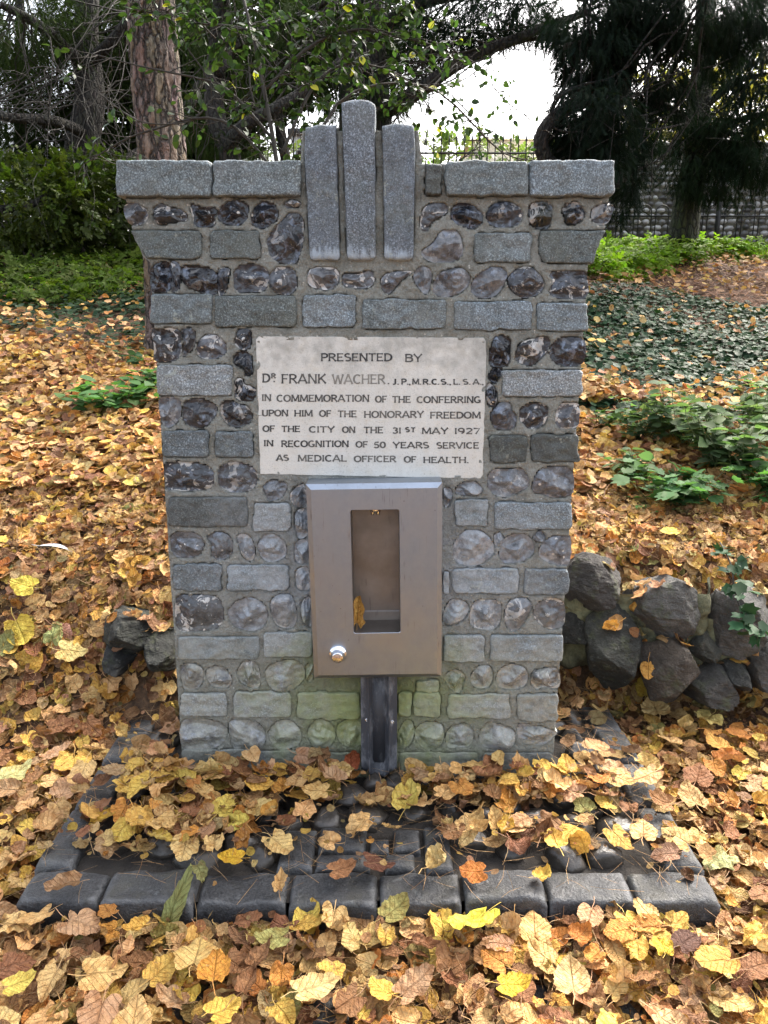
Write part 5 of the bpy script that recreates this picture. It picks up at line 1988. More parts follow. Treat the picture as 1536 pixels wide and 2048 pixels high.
for i in range(7):
    a = random.uniform(0, 6.28)
    z0 = random.uniform(4.6, 6)
    mb.tube(wiggle((0, 0, z0), (math.cos(a) * 1.6, math.sin(a) * 1.6, z0 + random.uniform(.1, .9)), 9, .1, 0, i), np.linspace(.05, .012, 9), 6)
mb.build('branches', M_PINE, pine)
pt = []
for i in range(420):
    a = random.uniform(0, 6.28)
    r = random.uniform(.6, 1.8)
    pt.append((math.cos(a) * r, math.sin(a) * r, random.uniform(4.9, 7.0)))
pt = np.array(pt)
scatter('crown', SPRAY, pt, dirmats(rng.normal(0, 1, pt.shape)), .3, tintvar((.03, .05, .02), len(pt)), M_NEEDLE, pine)

YEW, YEWL, BLK = (.020, .033, .013), (.045, .075, .018), (.010, .017, .011)

# yew on the left
b = ground_hit(150, 520)
T = Tree('yew_tree', 'dark spreading yew with mossy limbs and bare twigs at the left edge', b, M_DARKBARK)
y0 = b[1]
tr = T.limb([b - [0, 0, .2], P(165, 330, y0), P(185, 200, y0), P(178, 60, y0 + .2), P(180, -120, y0 + .3)], .26, .12, 16, 10, .03, 1)
l1 = T.limb([P(180, 270, y0), P(110, 245, y0 - .6), P(10, 240, y0 - 1.1), P(-120, 210, y0 - 1.4)], .075, .045, 12, 8, .04, 2)
l2 = T.limb([P(170, 320, y0), P(260, 330, y0 + .3), P(350, 250, y0 + .8), P(420, 120, y0 + 1)], .15, .05, 12, 8, .05, 3)
l3 = T.limb([P(178, 140, y0), P(90, 60, y0 - .5), P(0, 10, y0 - .8)], .09, .04, 10, 7, .05, 4)
l4 = T.limb([P(165, 330, y0), P(80, 400, y0 - .8), P(-20, 420, y0 - 1.2)], .10, .04, 10, 7, .06, 5)
l5 = T.limb([P(178, 120, y0), P(260, 40, y0 - .3), P(330, -60, y0)], .08, .04, 10, 7, .05, 6)
att = np.concatenate([tr[6:], l1[3:], l2[4:], l3[3:], l5[3:]])
mm = (y0 - CAM[1]) / F
for (u, v, dy, ru, rv, n) in [(50, 30, -.5, 110, 80, 620), (190, 20, .4, 110, 70, 560), (60, 130, .6, 110, 70, 520), (180, 140, .9, 90, 80, 460), (40, 210, .9, 90, 70, 420),
                              (230, 230, 1.2, 80, 70, 420), (110, 300, 1.2, 110, 60, 560), (240, 330, 1.4, 70, 60, 380), (30, 330, .8, 80, 60, 420), (250, 90, 1.4, 80, 90, 420), (330, 40, 1.6, 90, 80, 380)]:
    T.clump(P(u, v, y0 + dy), (ru * mm, .8, rv * mm), int(n * 1.6), SPRAY, .17, (.026, .040, .012), M_NEEDLE, .5, .7, att, 6, .35)
for i in range(60):                          # bare arching twigs
    a = att[rng.integers(0, len(att))]
    e = P(random.uniform(-40, 380), random.uniform(20, 430), y0 - random.uniform(.5, 2.2))
    T.tw.add(*tubearr(wiggle(a, e, 14, .16, .12, i * 1.7) - T.base, np.linspace(.007, .002, 14), 4))
T.done(M_TWIG)

# more yews further back close the view on the left
for (u0, y0, lab, cl) in [(40, 10.6, 'dark yew crowding in behind the left edge limbs', [(20, 40, 130, 90), (120, 150, 120, 90), (10, 230, 120, 90), (140, 290, 120, 80), (190, 50, 90, 80), (60, 360, 150, 60), (-60, 120, 90, 120)]),
                          (300, 11.2, 'dark yew seen behind the pine trunk', [(280, 60, 110, 90), (330, 180, 100, 90), (250, 260, 100, 80), (230, 370, 110, 70), (390, 90, 90, 80), (420, 260, 70, 70), (320, 330, 100, 60)]),
                          (-420, 9.5, 'dark yew standing out beyond the left edge of the picture', [(-420, 60, 180, 120), (-320, 220, 160, 110), (-520, 230, 170, 120), (-420, 330, 170, 100), (-240, 60, 120, 110)]),
                          (1850, 9.8, 'dark yew standing out beyond the right edge of the picture', [(1850, 60, 180, 120), (1740, 200, 140, 100), (1960, 230, 170, 120), (1840, 330, 150, 90), (1680, 60, 110, 90)]),
                          (560, 11.4, 'dark yew high behind the leafy sapling', [(520, 50, 110, 70), (620, 80, 100, 70), (560, 150, 90, 50), (700, 40, 100, 60), (470, 180, 70, 50)])]:
    b = P(u0, 480, y0)
    b[2] = zt(b[0], b[1])
    T = Tree('yew_tree', lab, b, M_DARKBARK)
    mm = (y0 - CAM[1]) / F
    tr = T.limb([b - [0, 0, .2], P(u0 + 10, 330, y0), P(u0 - 5, 150, y0), P(u0, -80, y0)], .11, .06, 12, 9, .04, u0)
    for (u, v, ru, rv) in cl:
        T.clump(P(u, v, y0 + random.uniform(-.4, .8)), (ru * mm, .8, rv * mm), 580, FANS if random.random() < .4 else SPRAY, .30, (.020, .034, .011), M_NEEDLE, .4, .7, tr[3:], 7, .25)
    T.done(M_TWIG)

# laurel-like shrubs under the yew
def shrub(name, label, u, v, y, ru, rv, n, tint, size=.11, var=FANS, mat=None, depth=.6, group=None, cat='shrub', hang=.1):
    c = P(u, v, y)
    base = np.array([c[0], c[1], float(zt(c[0], c[1]))])
    T = Tree(name, label, base, M_TWIG, group)
    T.t['category'] = cat
    s = (y - CAM[1]) / F
    for i in range(9):
        e = c + np.array([random.uniform(-1, 1) * ru * s, random.uniform(-.5, .5) * depth, random.uniform(-.3, .9) * rv * s])
        T.tw.add(*tubearr(wiggle(base + np.array([random.uniform(-.1, .1), 0, -.05]), e, 8, .12, 0, i) - base, np.linspace(.016, .005, 8), 5))
    T.clump(c, (ru * s, depth, rv * s), n, var, size, tint, mat or M_BROAD, hang, .8, None, 0, .35)
    return T.done(M_TWIG, 'foliage')


shrub('evergreen_shrub', 'bushy green shrub low under the yew at the left edge', 60, 400, 7.6, 150, 80, 1500, (.050, .070, .010), .15)
shrub('evergreen_shrub', 'green shrub against the left side of the fountain under the yew', 210, 400, 8.2, 110, 85, 1100, (.036, .052, .010), .15)
shrub('evergreen_shrub', 'sunlit yellow green shrub in the gap at the far left', -10, 460, 9.3, 110, 70, 700, (.22, .25, .04), .2)

# two trees with dark trunks behind the middle
b = ground_hit(450, 500); b = P(450, 480, 7.6); b[2] = zt(b[0], b[1])
T = Tree('ivy_clad_tree', 'dark forked tree hung with twigs between the pine and the upright stones', b, M_DARKBARK)
y0 = b[1]; mm = (y0 - CAM[1]) / F
tr = T.limb([b - [0, 0, .2], P(452, 330, y0), P(430, 210, y0), P(430, 80, y0 + .2), P(450, -80, y0)], .16, .08, 14, 9, .05, 11)
l1 = T.limb([P(445, 310, y0), P(490, 250, y0 - .2), P(560, 200, y0 - .3), P(640, 150, y0), P(720, 60, y0)], .10, .03, 12, 7, .06, 12)
l2 = T.limb([P(430, 150, y0), P(500, 80, y0 + .2), P(600, 30, y0 + .3), P(700, -30, y0)], .07, .03, 10, 6, .06, 13)
att = np.concatenate([tr[5:], l1[3:], l2[2:]])
for (u, v, dy, ru, rv, n) in [(420, 40, .5, 90, 80, 480), (540, 30, .2, 100, 70, 480), (480, 140, .9, 100, 60, 380), (410, 240, .8, 60, 70, 300), (560, 150, .6, 80, 55, 260), (640, 40, .8, 90, 70, 460), (470, 300, .4, 50, 40, 160)]:
    T.clump(P(u, v, y0 + dy), (ru * mm, .7, rv * mm), int(n * 1.5), SPRAY, .17, (.024, .038, .012), M_NEEDLE, .6, .6, att, 6, .35)
for i in range(40):
    a = att[rng.integers(0, len(att))]
    e = a + np.array([random.uniform(-.35, .35), random.uniform(-.4, .2), -random.uniform(.4, 1.3)])
    T.tw.add(*tubearr(wiggle(a, e, 10, .12, .05, i * 2.1) - T.base, np.linspace(.009, .003, 10), 4))
T.done(M_TWIG)

b = P(752, 480, 8.4); b[2] = zt(b[0], b[1])
T = Tree('yew_tree', 'dark tree behind the upright stones with a long limb reaching right', b, M_DARKBARK)
y0 = b[1]; mm = (y0 - CAM[1]) / F
tr = T.limb([b - [0, 0, .2], P(755, 300, y0), P(748, 200, y0), P(735, 80, y0), P(730, -100, y0)], .26, .16, 14, 10, .03, 21)
l1 = T.limb([P(755, 235, y0), P(830, 190, y0 - .4), P(930, 125, y0 - .7), P(1060, 70, y0 - .9), P(1180, 30, y0 - 1)], .11, .035, 16, 8, .03, 22)
l2 = T.limb([P(745, 160, y0), P(690, 120, y0 - .2), P(690, 230, y0 - .4), P(685, 320, y0 - .4)], .10, .06, 12, 7, .04, 23)
l3 = T.limb([P(735, 60, y0), P(850, 10, y0 - .3), P(1000, -20, y0 - .5)], .10, .04, 10, 7, .05, 24)
l4 = T.limb([P(1000, 95, y0 - .8), P(1060, 80, y0 - .8), P(1140, 85, y0 - .9)], .035, .012, 10, 6, .05, 25)
att = np.concatenate([tr[6:], l1[2:], l2[2:], l3[2:]])
for (u, v, dy, ru, rv, n) in [(690, 70, .3, 100, 80, 620), (800, 40, .1, 110, 70, 680), (800, 130, .3, 80, 60, 420), (900, 40, -.3, 100, 60, 640), (1000, 20, -.5, 110, 50, 700), (1100, 5, -.7, 100, 45, 560),
                              (690, 170, -.2, 70, 60, 340), (760, 190, 0, 60, 55, 360), (850, 95, -.2, 60, 40, 240), (960, 55, -.6, 80, 26, 240), (690, 265, -.4, 40, 45, 150), (610, 110, .4, 70, 60, 260)]:
    T.clump(P(u, v, y0 + dy), (ru * mm, .7, rv * mm), int(n * 1.6), SPRAY, .17, BLK if u > 850 else YEW, M_NEEDLE, .55, .6, att, 5, .35)
for i in range(34):
    a = att[rng.integers(0, len(att))]
    e = a + np.array([random.uniform(-.3, .3), random.uniform(-.4, .2), -random.uniform(.3, 1.0)])
    T.tw.add(*tubearr(wiggle(a, e, 10, .12, .05, i * 2.9) - T.base, np.linspace(.008, .003, 10), 4))
T.done(M_TWIG)

# two hanging conifers on the right
b = P(1130, 470, 6.4); b[2] = zt(b[0], b[1])
T = Tree('weeping_conifer', 'black green weeping conifer hanging over the right end of the fountain', b, M_DARKBARK)
y0 = b[1]; mm = (y0 - CAM[1]) / F
tr = T.limb([b - [0, 0, .2], P(1150, 330, y0), P(1215, 200, y0), P(1245, 60, y0), P(1260, -150, y0)], .20, .13, 14, 10, .02, 31)
l1 = T.limb([P(1240, 360, y0), P(1120, 340, y0 - .2), P(1082, 290, y0 - .3), P(1110, 235, y0 - .3), P(1180, 200, y0)], .09, .06, 14, 8, .02, 32)
ls = [tr, l1]
for i, (u, v, u2, v2, dy) in enumerate([(1255, 130, 1130, 90, -.5), (1255, 200, 1110, 200, -.6), (1260, 90, 1400, 120, -.4), (1250, 230, 1380, 240, .2), (1260, 20, 1160, 0, -.6), (1260, 0, 1420, -10, -.8)]):
    ls.append(T.limb([P(u, v, y0), (P(u, v, y0) + P(u2, v2, y0 + dy)) / 2 + [0, 0, .12], P(u2, v2, y0 + dy)], .06, .02, 9, 6, .04, 40 + i))
att = np.concatenate([l[2:] for l in ls])
for (u, v, dy, ru, rv, n) in [(1170, 30, -.3, 80, 60, 620), (1270, 40, -.2, 90, 70, 720), (1370, 30, -.4, 90, 60, 620), (1190, 110, -.3, 70, 60, 560), (1300, 120, .1, 80, 70, 560), (1180, 190, -.3, 65, 50, 480), (1240, 190, .2, 80, 60, 620),
                              (1170, 265, -.2, 60, 45, 480), (1230, 280, .2, 60, 60, 560), (1320, 210, .3, 60, 40, 260), (1420, 80, 0, 80, 60, 460), (1260, 340, .4, 35, 50, 220), (1140, 240, -.3, 40, 40, 220), (1150, 300, -.3, 45, 25, 200), (1205, 250, -.7, 60, 50, 260), (1215, 320, -.5, 40, 40, 160), (1160, 230, -.6, 45, 40, 200), (1250, 400, .3, 26, 40, 90), (1470, 20, -.3, 90, 50, 500)]:
    T.clump(P(u, v, y0 + dy), (ru * mm, .5, rv * mm), int(n * 2.3), SPRAY, .16, BLK, M_NEEDLE, .9, .7, att, 6, .35)
T.done()

b = P(1362, 474, 8.9); b[2] = zt(b[0], b[1])
T = Tree('weeping_conifer', 'mossy trunked conifer with hanging branches by the flint boundary wall', b, M_MOSSBARK)
y0 = b[1]; mm = (y0 - CAM[1]) / F
tr = T.limb([b - [0, 0, .2], P(1372, 400, y0), P(1385, 330, y0), P(1400, 200, y0), P(1410, 0, y0)], .21, .12, 14, 10, .02, 51)
ls = [tr]
for i, (u, v, u2, v2, dy) in enumerate([(1395, 180, 1300, 230, -.5), (1395, 230, 1530, 150, -.8), (1400, 150, 1530, 60, -.6), (1390, 260, 1500, 300, -.9), (1400, 100, 1330, 160, -.3), (1385, 300, 1540, 230, -1.0)]):
    ls.append(T.limb([P(u, v, y0), (P(u, v, y0) + P(u2, v2, y0 + dy)) / 2 + [0, 0, .12], P(u2, v2, y0 + dy)], .06, .02, 9, 6, .04, 60 + i))
att = np.concatenate([l[3:] for l in ls])
for (u, v, dy, ru, rv, n) in [(1500, 60, -.8, 70, 60, 460), (1510, 150, -.9, 55, 50, 300), (1480, 270, -.8, 80, 45, 560), (1410, 290, -.4, 60, 55, 440), (1415, 350, -.5, 42, 50, 300), (1515, 310, -.9, 50, 50, 360), (1470, 355, -.7, 45, 50, 190), (1360, 330, -.6, 34, 50, 130), (1330, 260, -.4, 60, 50, 170), (1560, 260, -1, 60, 90, 400),
                              (1340, 290, .0, 40, 40, 120), (1300, 250, .2, 50, 40, 120), (1530, 20, -.6, 60, 60, 300), (1400, 190, .3, 90, 60, 200)]:
    T.clump(P(u, v, y0 + dy), (ru * mm, .5, rv * mm), int(n * 1.9), SPRAY, .17, (.014, .024, .012) if v > 240 else BLK, M_NEEDLE, .9, .65, att, 6, .35)
T.done()

# far sunlit trees seen through the gaps
for (u, v, y, ru, rv, n, tint, lab) in [(1420, 240, 16, 170, 90, 700, (.34, .30, .07), 'sunlit yellow tree far behind the right conifers'),
                                        (950, 330, 15, 190, 45, 420, (.12, .15, .05), 'low green bush along the railings behind the fountain'),
                                        (520, 350, 14, 150, 50, 300, (.10, .13, .05), 'low bush by the mesh fence behind the pine')]:
    shrub('distant_tree' if y == 16 else 'boundary_bush', lab, u, v, y, ru, rv, n, tint, .38 if y == 16 else .3, FANS, M_BROAD, 1.0, None, 'tree' if y == 16 else 'shrub')

# leafy sapling growing behind the fountain, its thin branches in front of the pine
b = np.array([P(590, 900, 1.7)[0], 1.7, 0]); b[2] = zt(b[0], b[1])
T = Tree('leafy_sapling', 'thin green leaved sapling spreading over the top of the fountain', b, M_TWIG)
LIM = [([(600, 900, 1.7), (585, 600, 1.8), (560, 330, 1.9), (525, 160, 2.0), (505, -20, 2.1)], .018, .008),
       ([(545, 280, 1.95), (440, 175, 2.1), (330, 140, 2.1), (180, 110, 2.2)], .009, .003),
       ([(560, 340, 1.9), (420, 240, 2.0), (290, 270, 2.0), (170, 335, 2.0)], .009, .003),
       ([(525, 170, 2.0), (640, 85, 2.1), (760, 60, 2.2), (900, 90, 2.3)], .009, .003),
       ([(555, 300, 1.9), (660, 145, 2.2), (790, 150, 2.4), (860, 220, 2.5)], .009, .003),
       ([(580, 420, 1.9), (690, 190, 2.2), (870, 175, 2.6), (1000, 290, 2.9), (1085, 335, 3.0)], .009, .003),
       ([(510, 60, 2.1), (400, 45, 2.2), (280, 20, 2.2)], .007, .003), ([(640, 85, 2.1), (700, 20, 2.2), (830, -30, 2.2)], .007, .003),
       ([(860, 178, 2.6), (930, 120, 2.8), (1000, 190, 2.9), (1060, 240, 3.0)], .005, .002), ([(900, 190, 2.6), (960, 260, 2.9), (930, 320, 2.9)], .004, .002),
       ([(440, 175, 2.1), (380, 240, 2.0), (270, 240, 1.9), (200, 180, 2.0)], .005, .002)]
PINE_X = (P(235, 150, 2.1)[0], P(365, 150, 2.1)[0])    # few leaves in front of the pine trunk
LP_, LD_ = [], []
for i, (pl_, r0, r1) in enumerate(LIM):
    p = T.limb([P(*q) for q in pl_], r0, r1, 18, 6, .04, 70 + i)
    sparse = i in (1, 2, 5, 8, 9, 10)
    for k in range(2 if i else 6, 18):
        for _ in range(2 if sparse else 4):
            a = p[k]
            e = a + np.array([random.uniform(-.22, .22), random.uniform(-.18, .18), random.uniform(-.16, .14)])
            if i in (1, 2, 10) and PINE_X[0] < a[0] < PINE_X[1] and random.random() < .75:
                continue
            T.tw.add(*tubearr(wiggle(a, e, 5, .1, 0, random.uniform(0, 50)) - T.base, np.linspace(.003, .0015, 5), 3))
            if sparse and random.random() < .4:
                continue
            for t in (.5, .8, 1.0):
                for _ in range(1 if sparse else 2):
                    LP_.append(a + (e - a) * t)
                    LD_.append((e - a) * 2 + np.array([random.uniform(-.3, .3), random.uniform(-.3, .3), random.uniform(-.35, .05)]))
LP_, LD_ = np.array(LP_), np.array(LD_)
tn = tintvar((.030, .053, .016), len(LP_), .45)
yel = rng.uniform(0, 1, len(LP_)) < .012
tn[yel] = (.45, .42, .05)
T.fol.append((OVS, LP_, LD_, rng.uniform(.028, .056, len(LP_)), tn, M_BROAD))
T.done(M_TWIG, 'foliage', 'stem')

# ------------------------------------------------------------------ ground cover
def cover(name, n, xr, yr, variants, size, tint, mat, cond, h=.08, tilt=.5, var=.3):
    x, y = rng.uniform(*xr, n), rng.uniform(*yr, n)
    k = cond(x, y) > rng.uniform(0, 1, n)
    x, y = x[k], y[k]
    n = len(x)
    pos = np.column_stack([x, y, zt(x, y) + rng.uniform(.01, h, n)])
    return scatter(name, variants, pos, rmats(n, tilt, tnormal(x, y)), rng.uniform(*size, n), tintvar(tint, n, var), mat, kind='stuff')


nzf = lambda x, y, f, s: vnoise(np.column_stack([x * f, y * f, np.zeros(len(x))]), s)
cover('ivy_ground_cover', 52000, (.7, 8.5), (1.8, 6.6), IVY, (.045, .085), (.022, .046, .022), M_IVY,
      lambda x, y: smooth((y - 2.35 + .5 * nzf(x, y, 1.2, 3)) / .5) * smooth((6.3 - y + .5 * nzf(x, y, .8, 4)) / .6) * (.55 + .45 * smooth((nzf(x, y, 1.6, 5) + .5) / .6)), .10, .55)
cover('ivy_patch_under_yew', 27000, (-9, -.5), (3.4, 7.4), IVY, (.045, .085), (.022, .042, .018), M_IVY,
      lambda x, y: smooth((y - 3.7 + .5 * nzf(x, y, 1.0, 6)) / .7) * (.5 + .5 * smooth((nzf(x, y, 1.3, 7) + .3) / .5)), .12, .55)
cover('green_undergrowth', 15000, (1.0, 9.0), (6.0, 10.0), FANS, (.12, .20), (.14, .22, .02), M_HERB,
      lambda x, y: smooth((y - 6.8 - .76 * np.clip(x - 2.7, 0, 9) + .3 * nzf(x, y, 1.5, 8)) / .5), .30, .7, .5)
cover('herb_layer_under_yew', 11000, (-10, -.8), (5.4, 9.5), FANS, (.11, .20), (.060, .090, .014), M_HERB,
      lambda x, y: .35 + .65 * smooth((nzf(x, y, .9, 9) + .2) / .4), .28, .8)

# ------------------------------------------------------------------ single low plants
def herb(label, u, v, h, spread, nst, tint, leaf=CRANE, lsize=(.05, .09), name='leafy_weed', nl=7, lean=(0, 0)):
    p = ground_hit(u, v, 0)
    t = thing(name, label, 'plant', Vc(p), None)
    mb = MB()
    LP1, LD1 = [], []
    for i in range(nst):
        a = random.uniform(0, 6.28)
        e = np.array([math.cos(a) * spread * random.uniform(.2, 1) + lean[0], math.sin(a) * spread * random.uniform(.2, 1) + lean[1], h * random.uniform(.5, 1)])
        q = wiggle((random.uniform(-.02, .02), random.uniform(-.02, .02), -.02), e, 8, .14, .08, i * 1.1 + u)
        mb.tube(q, np.linspace(.003, .0015, 8), 4)
        for k in range(nl):
            f = .3 + .7 * (k + 1) / nl
            c = q[min(7, int(f * 7))]
            LP1.append(c + np.array([random.uniform(-.02, .02), random.uniform(-.02, .02), random.uniform(-.01, .02)]))
            b = random.uniform(0, 6.28)
            LD1.append((math.cos(b), math.sin(b), random.uniform(-.35, .25)))
    mb.build('stems', mat_plain('herb_stem', (.09, .11, .04), .7), t)
    LP1, LD1 = np.array(LP1), np.array(LD1)
    scatter('foliage', leaf, LP1, dirmats(LD1, .3), rng.uniform(*lsize, len(LP1)), tintvar(tint, len(LP1), .3), M_HERB, t)
    return t


NET = (.075, .125, .055)
herb('tall grey green nettle clump on the right bank', 1440, 960, .50, .30, 30, (.105, .152, .075), OVS, (.06, .11), 'nettle_plant', 12)
herb('grey green nettle clump at the right edge of the picture', 1540, 900, .55, .30, 26, (.11, .158, .075), OVS, (.06, .11), 'nettle_plant', 12)
herb('loose nettle stems between the fountain and the right clumps', 1285, 890, .34, .24, 16, (.10, .15, .07), OVS, (.05, .09), 'nettle_plant', 9)
herb('low nettle tuft near the foot of the right bank', 1265, 975, .22, .2, 14, (.10, .15, .07), OVS, (.05, .09), 'nettle_plant', 8)
herb('nettle stems in the middle of the right bank leaves', 1370, 900, .42, .28, 18, (.105, .152, .075), OVS, (.055, .10), 'nettle_plant', 10)
herb('low palmate leaved weed in front of the nettles', 1345, 1010, .22, .28, 22, (.09, .165, .07), CRANE, (.07, .12), 'leafy_weed', 8)
herb('bright palmate leaved weed at the right edge below the nettles', 1520, 1000, .30, .2, 14, (.08, .19, .06), CRANE, (.08, .13), 'leafy_weed', 6)
herb('small weed beside the right edge of the fountain', 1205, 865, .16, .14, 8, (.055, .10, .03), OVS, (.04, .07), 'leafy_weed', 6)
herb('broad leaved green weed left of the fountain', 225, 828, .24, .30, 22, (.065, .135, .045), OVS, (.07, .12), 'leafy_weed', 8)
herb('green weed touching the left edge of the fountain', 300, 800, .26, .18, 16, (.06, .125, .04), OVS, (.07, .11), 'leafy_weed', 6)
herb('thin weed at the foot of the pine trunk', 262, 742, .20, .2, 8, (.05, .10, .04), OVS, (.05, .08), 'leafy_weed', 6)
herb('little green seedling in the leaves below the right weeds', 1282, 1035, .07, .06, 5, (.07, .16, .04), CRANE, (.04, .06), 'seedling', 3)
# trailing ivy over the right boulders
t = thing('ivy_trail', 'dark green ivy trail hanging over the right boulders', 'plant', Vc(P(1470, 1150, .45)))
path = catmull([P(1440, 1085, .62), P(1462, 1130, .50), P(1470, 1180, .40), P(1490, 1235, .33), P(1528, 1262, .33)], 24, False) - np.array(t.location)
mb = MB()
mb.tube(path, .003, 5)
mb.build('stem', M_TWIG, t)
lp = np.repeat(path, 2, 0) + rng.normal(0, .018, (48, 3)) + np.array([0, -.03, 0])
scatter('foliage', IVY, lp, dirmats(np.column_stack([rng.normal(0, 1, 48), np.full(48, -.6), rng.normal(-.3, .5, 48)]), .4), rng.uniform(.045, .075, 48), tintvar((.03, .065, .032), 48), M_IVY, t)

# ------------------------------------------------------------------ boundary wall, railings, mesh fence, distant house
# flint boundary wall on the right
yw = 11.0
a, bq = P(1120, 480, yw), P(2500, 480, yw)
zt0, zt1 = P(1300, 500, yw)[2], P(1300, 285, yw)[2]
wall = thing('boundary_wall', 'long rough flint boundary wall behind the right hand trees', 'wall', (float(a[0]), yw, float(zt0)))
mb = MB()
mb.box((0, 0, -.4), (bq[0] - a[0], .4, zt1 - zt0))
mb.build('wall_core', mat_plain('old_mortar', (.16, .15, .115), .95, 0, 1, 30, .4), wall)
mb = MB()
hs = []
base_s = cobble('flint_facing', (0, 0, 0), (1, 1, 1), 77, M_FLINT, None, (.1, .1, .1))
bs_v = np.array([v.co[:] for v in base_s.data.vertices])
bs_f = [list(p.vertices) for p in base_s.data.polygons]
bpy.data.objects.remove(base_s)
lowv = []
sph_v = [(0, -1, 0)] + [(math.cos(t) * .8, -.6, math.sin(t) * .8) for t in np.linspace(0, 6.283, 8)[:-1]] + [(math.cos(t), 0, math.sin(t)) for t in np.linspace(0, 6.283, 8)[:-1]]
sph_f = [(0, 1 + (j + 1) % 7, 1 + j) for j in range(7)] + [(1 + j, 1 + (j + 1) % 7, 8 + (j + 1) % 7, 8 + j) for j in range(7)]
VV, FF, TT = [], [], []
nb = 0
z = -.1
while z < zt1 - zt0:
    hgt = random.uniform(.075, .11)
    x = random.uniform(0, .1)
    while x < bq[0] - a[0]:
        wdt = random.uniform(.09, .19)
        v = np.array(sph_v) * np.array([wdt * .46, .05, hgt * .45]) * (1 + rng.uniform(-.18, .18, (15, 1))) + np.array([x + wdt / 2, 0, z + hgt / 2 + random.uniform(-.01, .01)])
        VV.append(v)
        FF += [[q + nb for q in f] for f in sph_f]
        g = random.choice([.08, .14, .24, .36, .5])
        TT += [(g, g * .98, g * .94, 1)] * 15
        nb += 15
        x += wdt
    z += hgt
nfl = NT('wall_flint')
nfl.out(Base_Color=nfl.n('Attribute', attribute_name='tint').outputs['Color'], Roughness=.4)
link('flint_facing', mesh('flint_facing', np.concatenate(VV), FF, True, {'tint': ('FLOAT_COLOR', np.array(TT))}), wall, None, nfl.m)

# hooped iron railing in front of it
yr = 10.2
a, bq = P(1130, 480, yr), P(1800, 480, yr)
zb, ztp = float(zt(a[0], yr)), P(1300, 410, yr)[2]
rail = thing('hooped_railing', 'low black iron railing with hooped tops in front of the flint wall', 'fence', (float(a[0]), yr, zb))
mb = MB()
L = bq[0] - a[0]
H = ztp - zb
mb.box((0, -.012, .12), (L, .012, .145))
mb.box((0, -.012, H * .78), (L, .012, H * .78 + .022))
mb.build('rails', M_IRON, rail)
mb = MB()
x = .05
while x < L - .3:
    pts = [(x, 0, 0), (x, 0, H - .1)] + [(x + .1 - .1 * math.cos(R(q)), 0, H - .1 + .1 * math.sin(R(q))) for q in range(15, 180, 15)] + [(x + .2, 0, H - .1), (x + .2, 0, 0)]
    mb.tube(pts, .009, 6)
    x += .27
mb.build('hoops', M_IRON, rail)
for xx_ in (.35, L * .45, L * .85):
    mb = MB()
    mb.box((xx_ - .03, -.03, -.1), (xx_ + .03, .03, H + .35))
    mb.lathe([(.03, 0), (.045, .02), (.0, .08)], (xx_, 0, H + .35), (0, 0, 1), 10)
    mb.build('post', M_IRON, rail)

# spear topped railing behind the fountain
yr = 12.5
a, bq = P(800, 330, yr), P(1100, 330, yr)
zb, ztp = float(zt(a[0], yr)), P(900, 272, yr)[2]
sp = thing('spear_railing', 'iron railing with spear tops seen behind the right coping stones', 'fence', (float(a[0]), yr, zb))
L, H = bq[0] - a[0], ztp - zb
mb = MB()
mb.box((0, -.015, .2), (L, .015, .23))
mb.box((0, -.015, H - .3), (L, .015, H - .27))
mb.build('rails', M_IRON, sp)
mb = MB()
x = .05
while x < L:
    mb.tube([(x, 0, 0), (x, 0, H - .1), (x, 0, H - .07), (x, 0, H + .06)], [.011, .011, .022, .002], 6)
    x += .14
mb.build('pickets', M_IRON, sp)

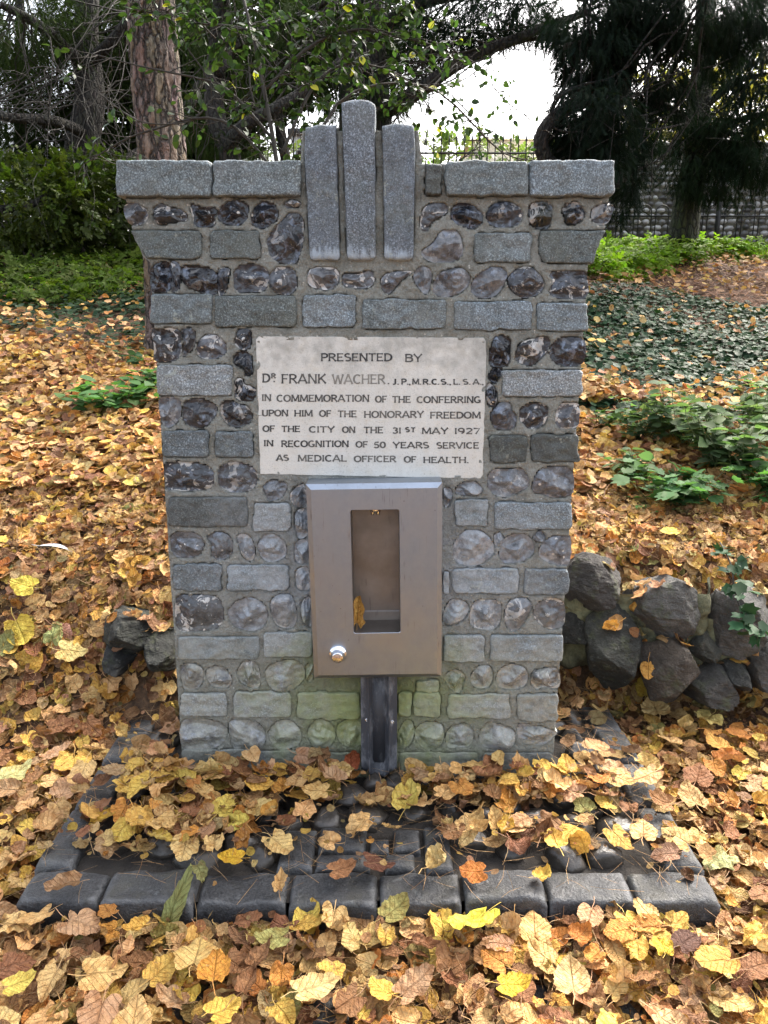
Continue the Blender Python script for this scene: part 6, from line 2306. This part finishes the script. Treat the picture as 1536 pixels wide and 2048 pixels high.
# welded mesh fence at the left of the upright stones
yr = 12.0
a, bq = P(380, 330, yr), P(660, 330, yr)
zb, ztp = float(zt(a[0], yr)), P(500, 268, yr)[2]
mf = thing('mesh_fence', 'thin grey welded mesh fence behind the left coping stones', 'fence', (float(a[0]), yr, zb))
L, H = bq[0] - a[0], ztp - zb
mg = mat_plain('grey_wire', (.12, .12, .115), .6, .4)
mb = MB()
for i in range(int(L / .09) + 1):
    mb.tube([(i * .09, 0, 0), (i * .09, 0, H)], .006, 4)
for k in range(9):
    mb.tube([(0, 0, H * k / 8), (L, 0, H * k / 8)], .006, 4)
mb.build('wire_mesh', mg, mf)
for k in (0, L / 2, L):
    mb = MB()
    mb.box((k - .025, -.025, -.1), (k + .025, .025, H + .05))
    mb.build('post', mg, mf)

# low white building with a dark roof edge beyond the mesh fence
yr = 20.0
a, bq = P(578, 330, yr), P(700, 330, yr)
zb = float(zt(a[0], yr))
hs = thing('distant_hut', 'small white hut with a dark flat roof beyond the mesh fence', 'building', (float(a[0]), yr, zb))
L = bq[0] - a[0]
zr, zr0 = P(600, 259, yr)[2] - zb, P(600, 271, yr)[2] - zb
mb = MB(); mb.box((.1, 0, -.3), (L - .1, 2.5, zr0)); mb.build('wall', mat_plain('white_render', (.7, .7, .68), .9), hs)
mb = MB(); mb.box((0, -.15, zr0 + .003), (L, 2.7, zr)); mb.build('roof', mat_plain('dark_roof', (.04, .042, .045), .8), hs)
mb = MB(); mb.box((.2, -.02, P(600, 312, yr)[2] - zb), (L - .2, .05, P(600, 291, yr)[2] - zb)); mb.build('window', mat_plain('dark_glass', (.02, .02, .022), .2), hs)
# pale gabled house far off to the right of the upright stones
yr = 30.0
a, bq = P(945, 300, yr), P(1110, 300, yr)
zb = float(zt(a[0], yr))
hs = thing('distant_house', 'pale yellow house roof far beyond the railings', 'house', (float(a[0]), yr, zb))
L = bq[0] - a[0]
ze, zr = P(1000, 281, yr)[2] - zb, P(1000, 246, yr)[2] - zb
mb = MB(); mb.box((0, 0, -.5), (L, 5, ze)); mb.build('wall', mat_plain('cream_render', (.62, .56, .42), .9), hs)
mb = MB()
mb.add([(-.2, -.2, ze + .004), (L + .2, -.2, ze + .004), (L + .2, 5.2, ze + .004), (-.2, 5.2, ze + .004), (L * .25, 2.5, zr), (L * .8, 2.5, zr)], [(0, 1, 5, 4), (1, 2, 5), (2, 3, 4, 5), (3, 0, 4), (3, 2, 1, 0)])
mb.build('roof', mat_plain('pale_tiles', (.48, .43, .26), .85), hs, smooth_=False)
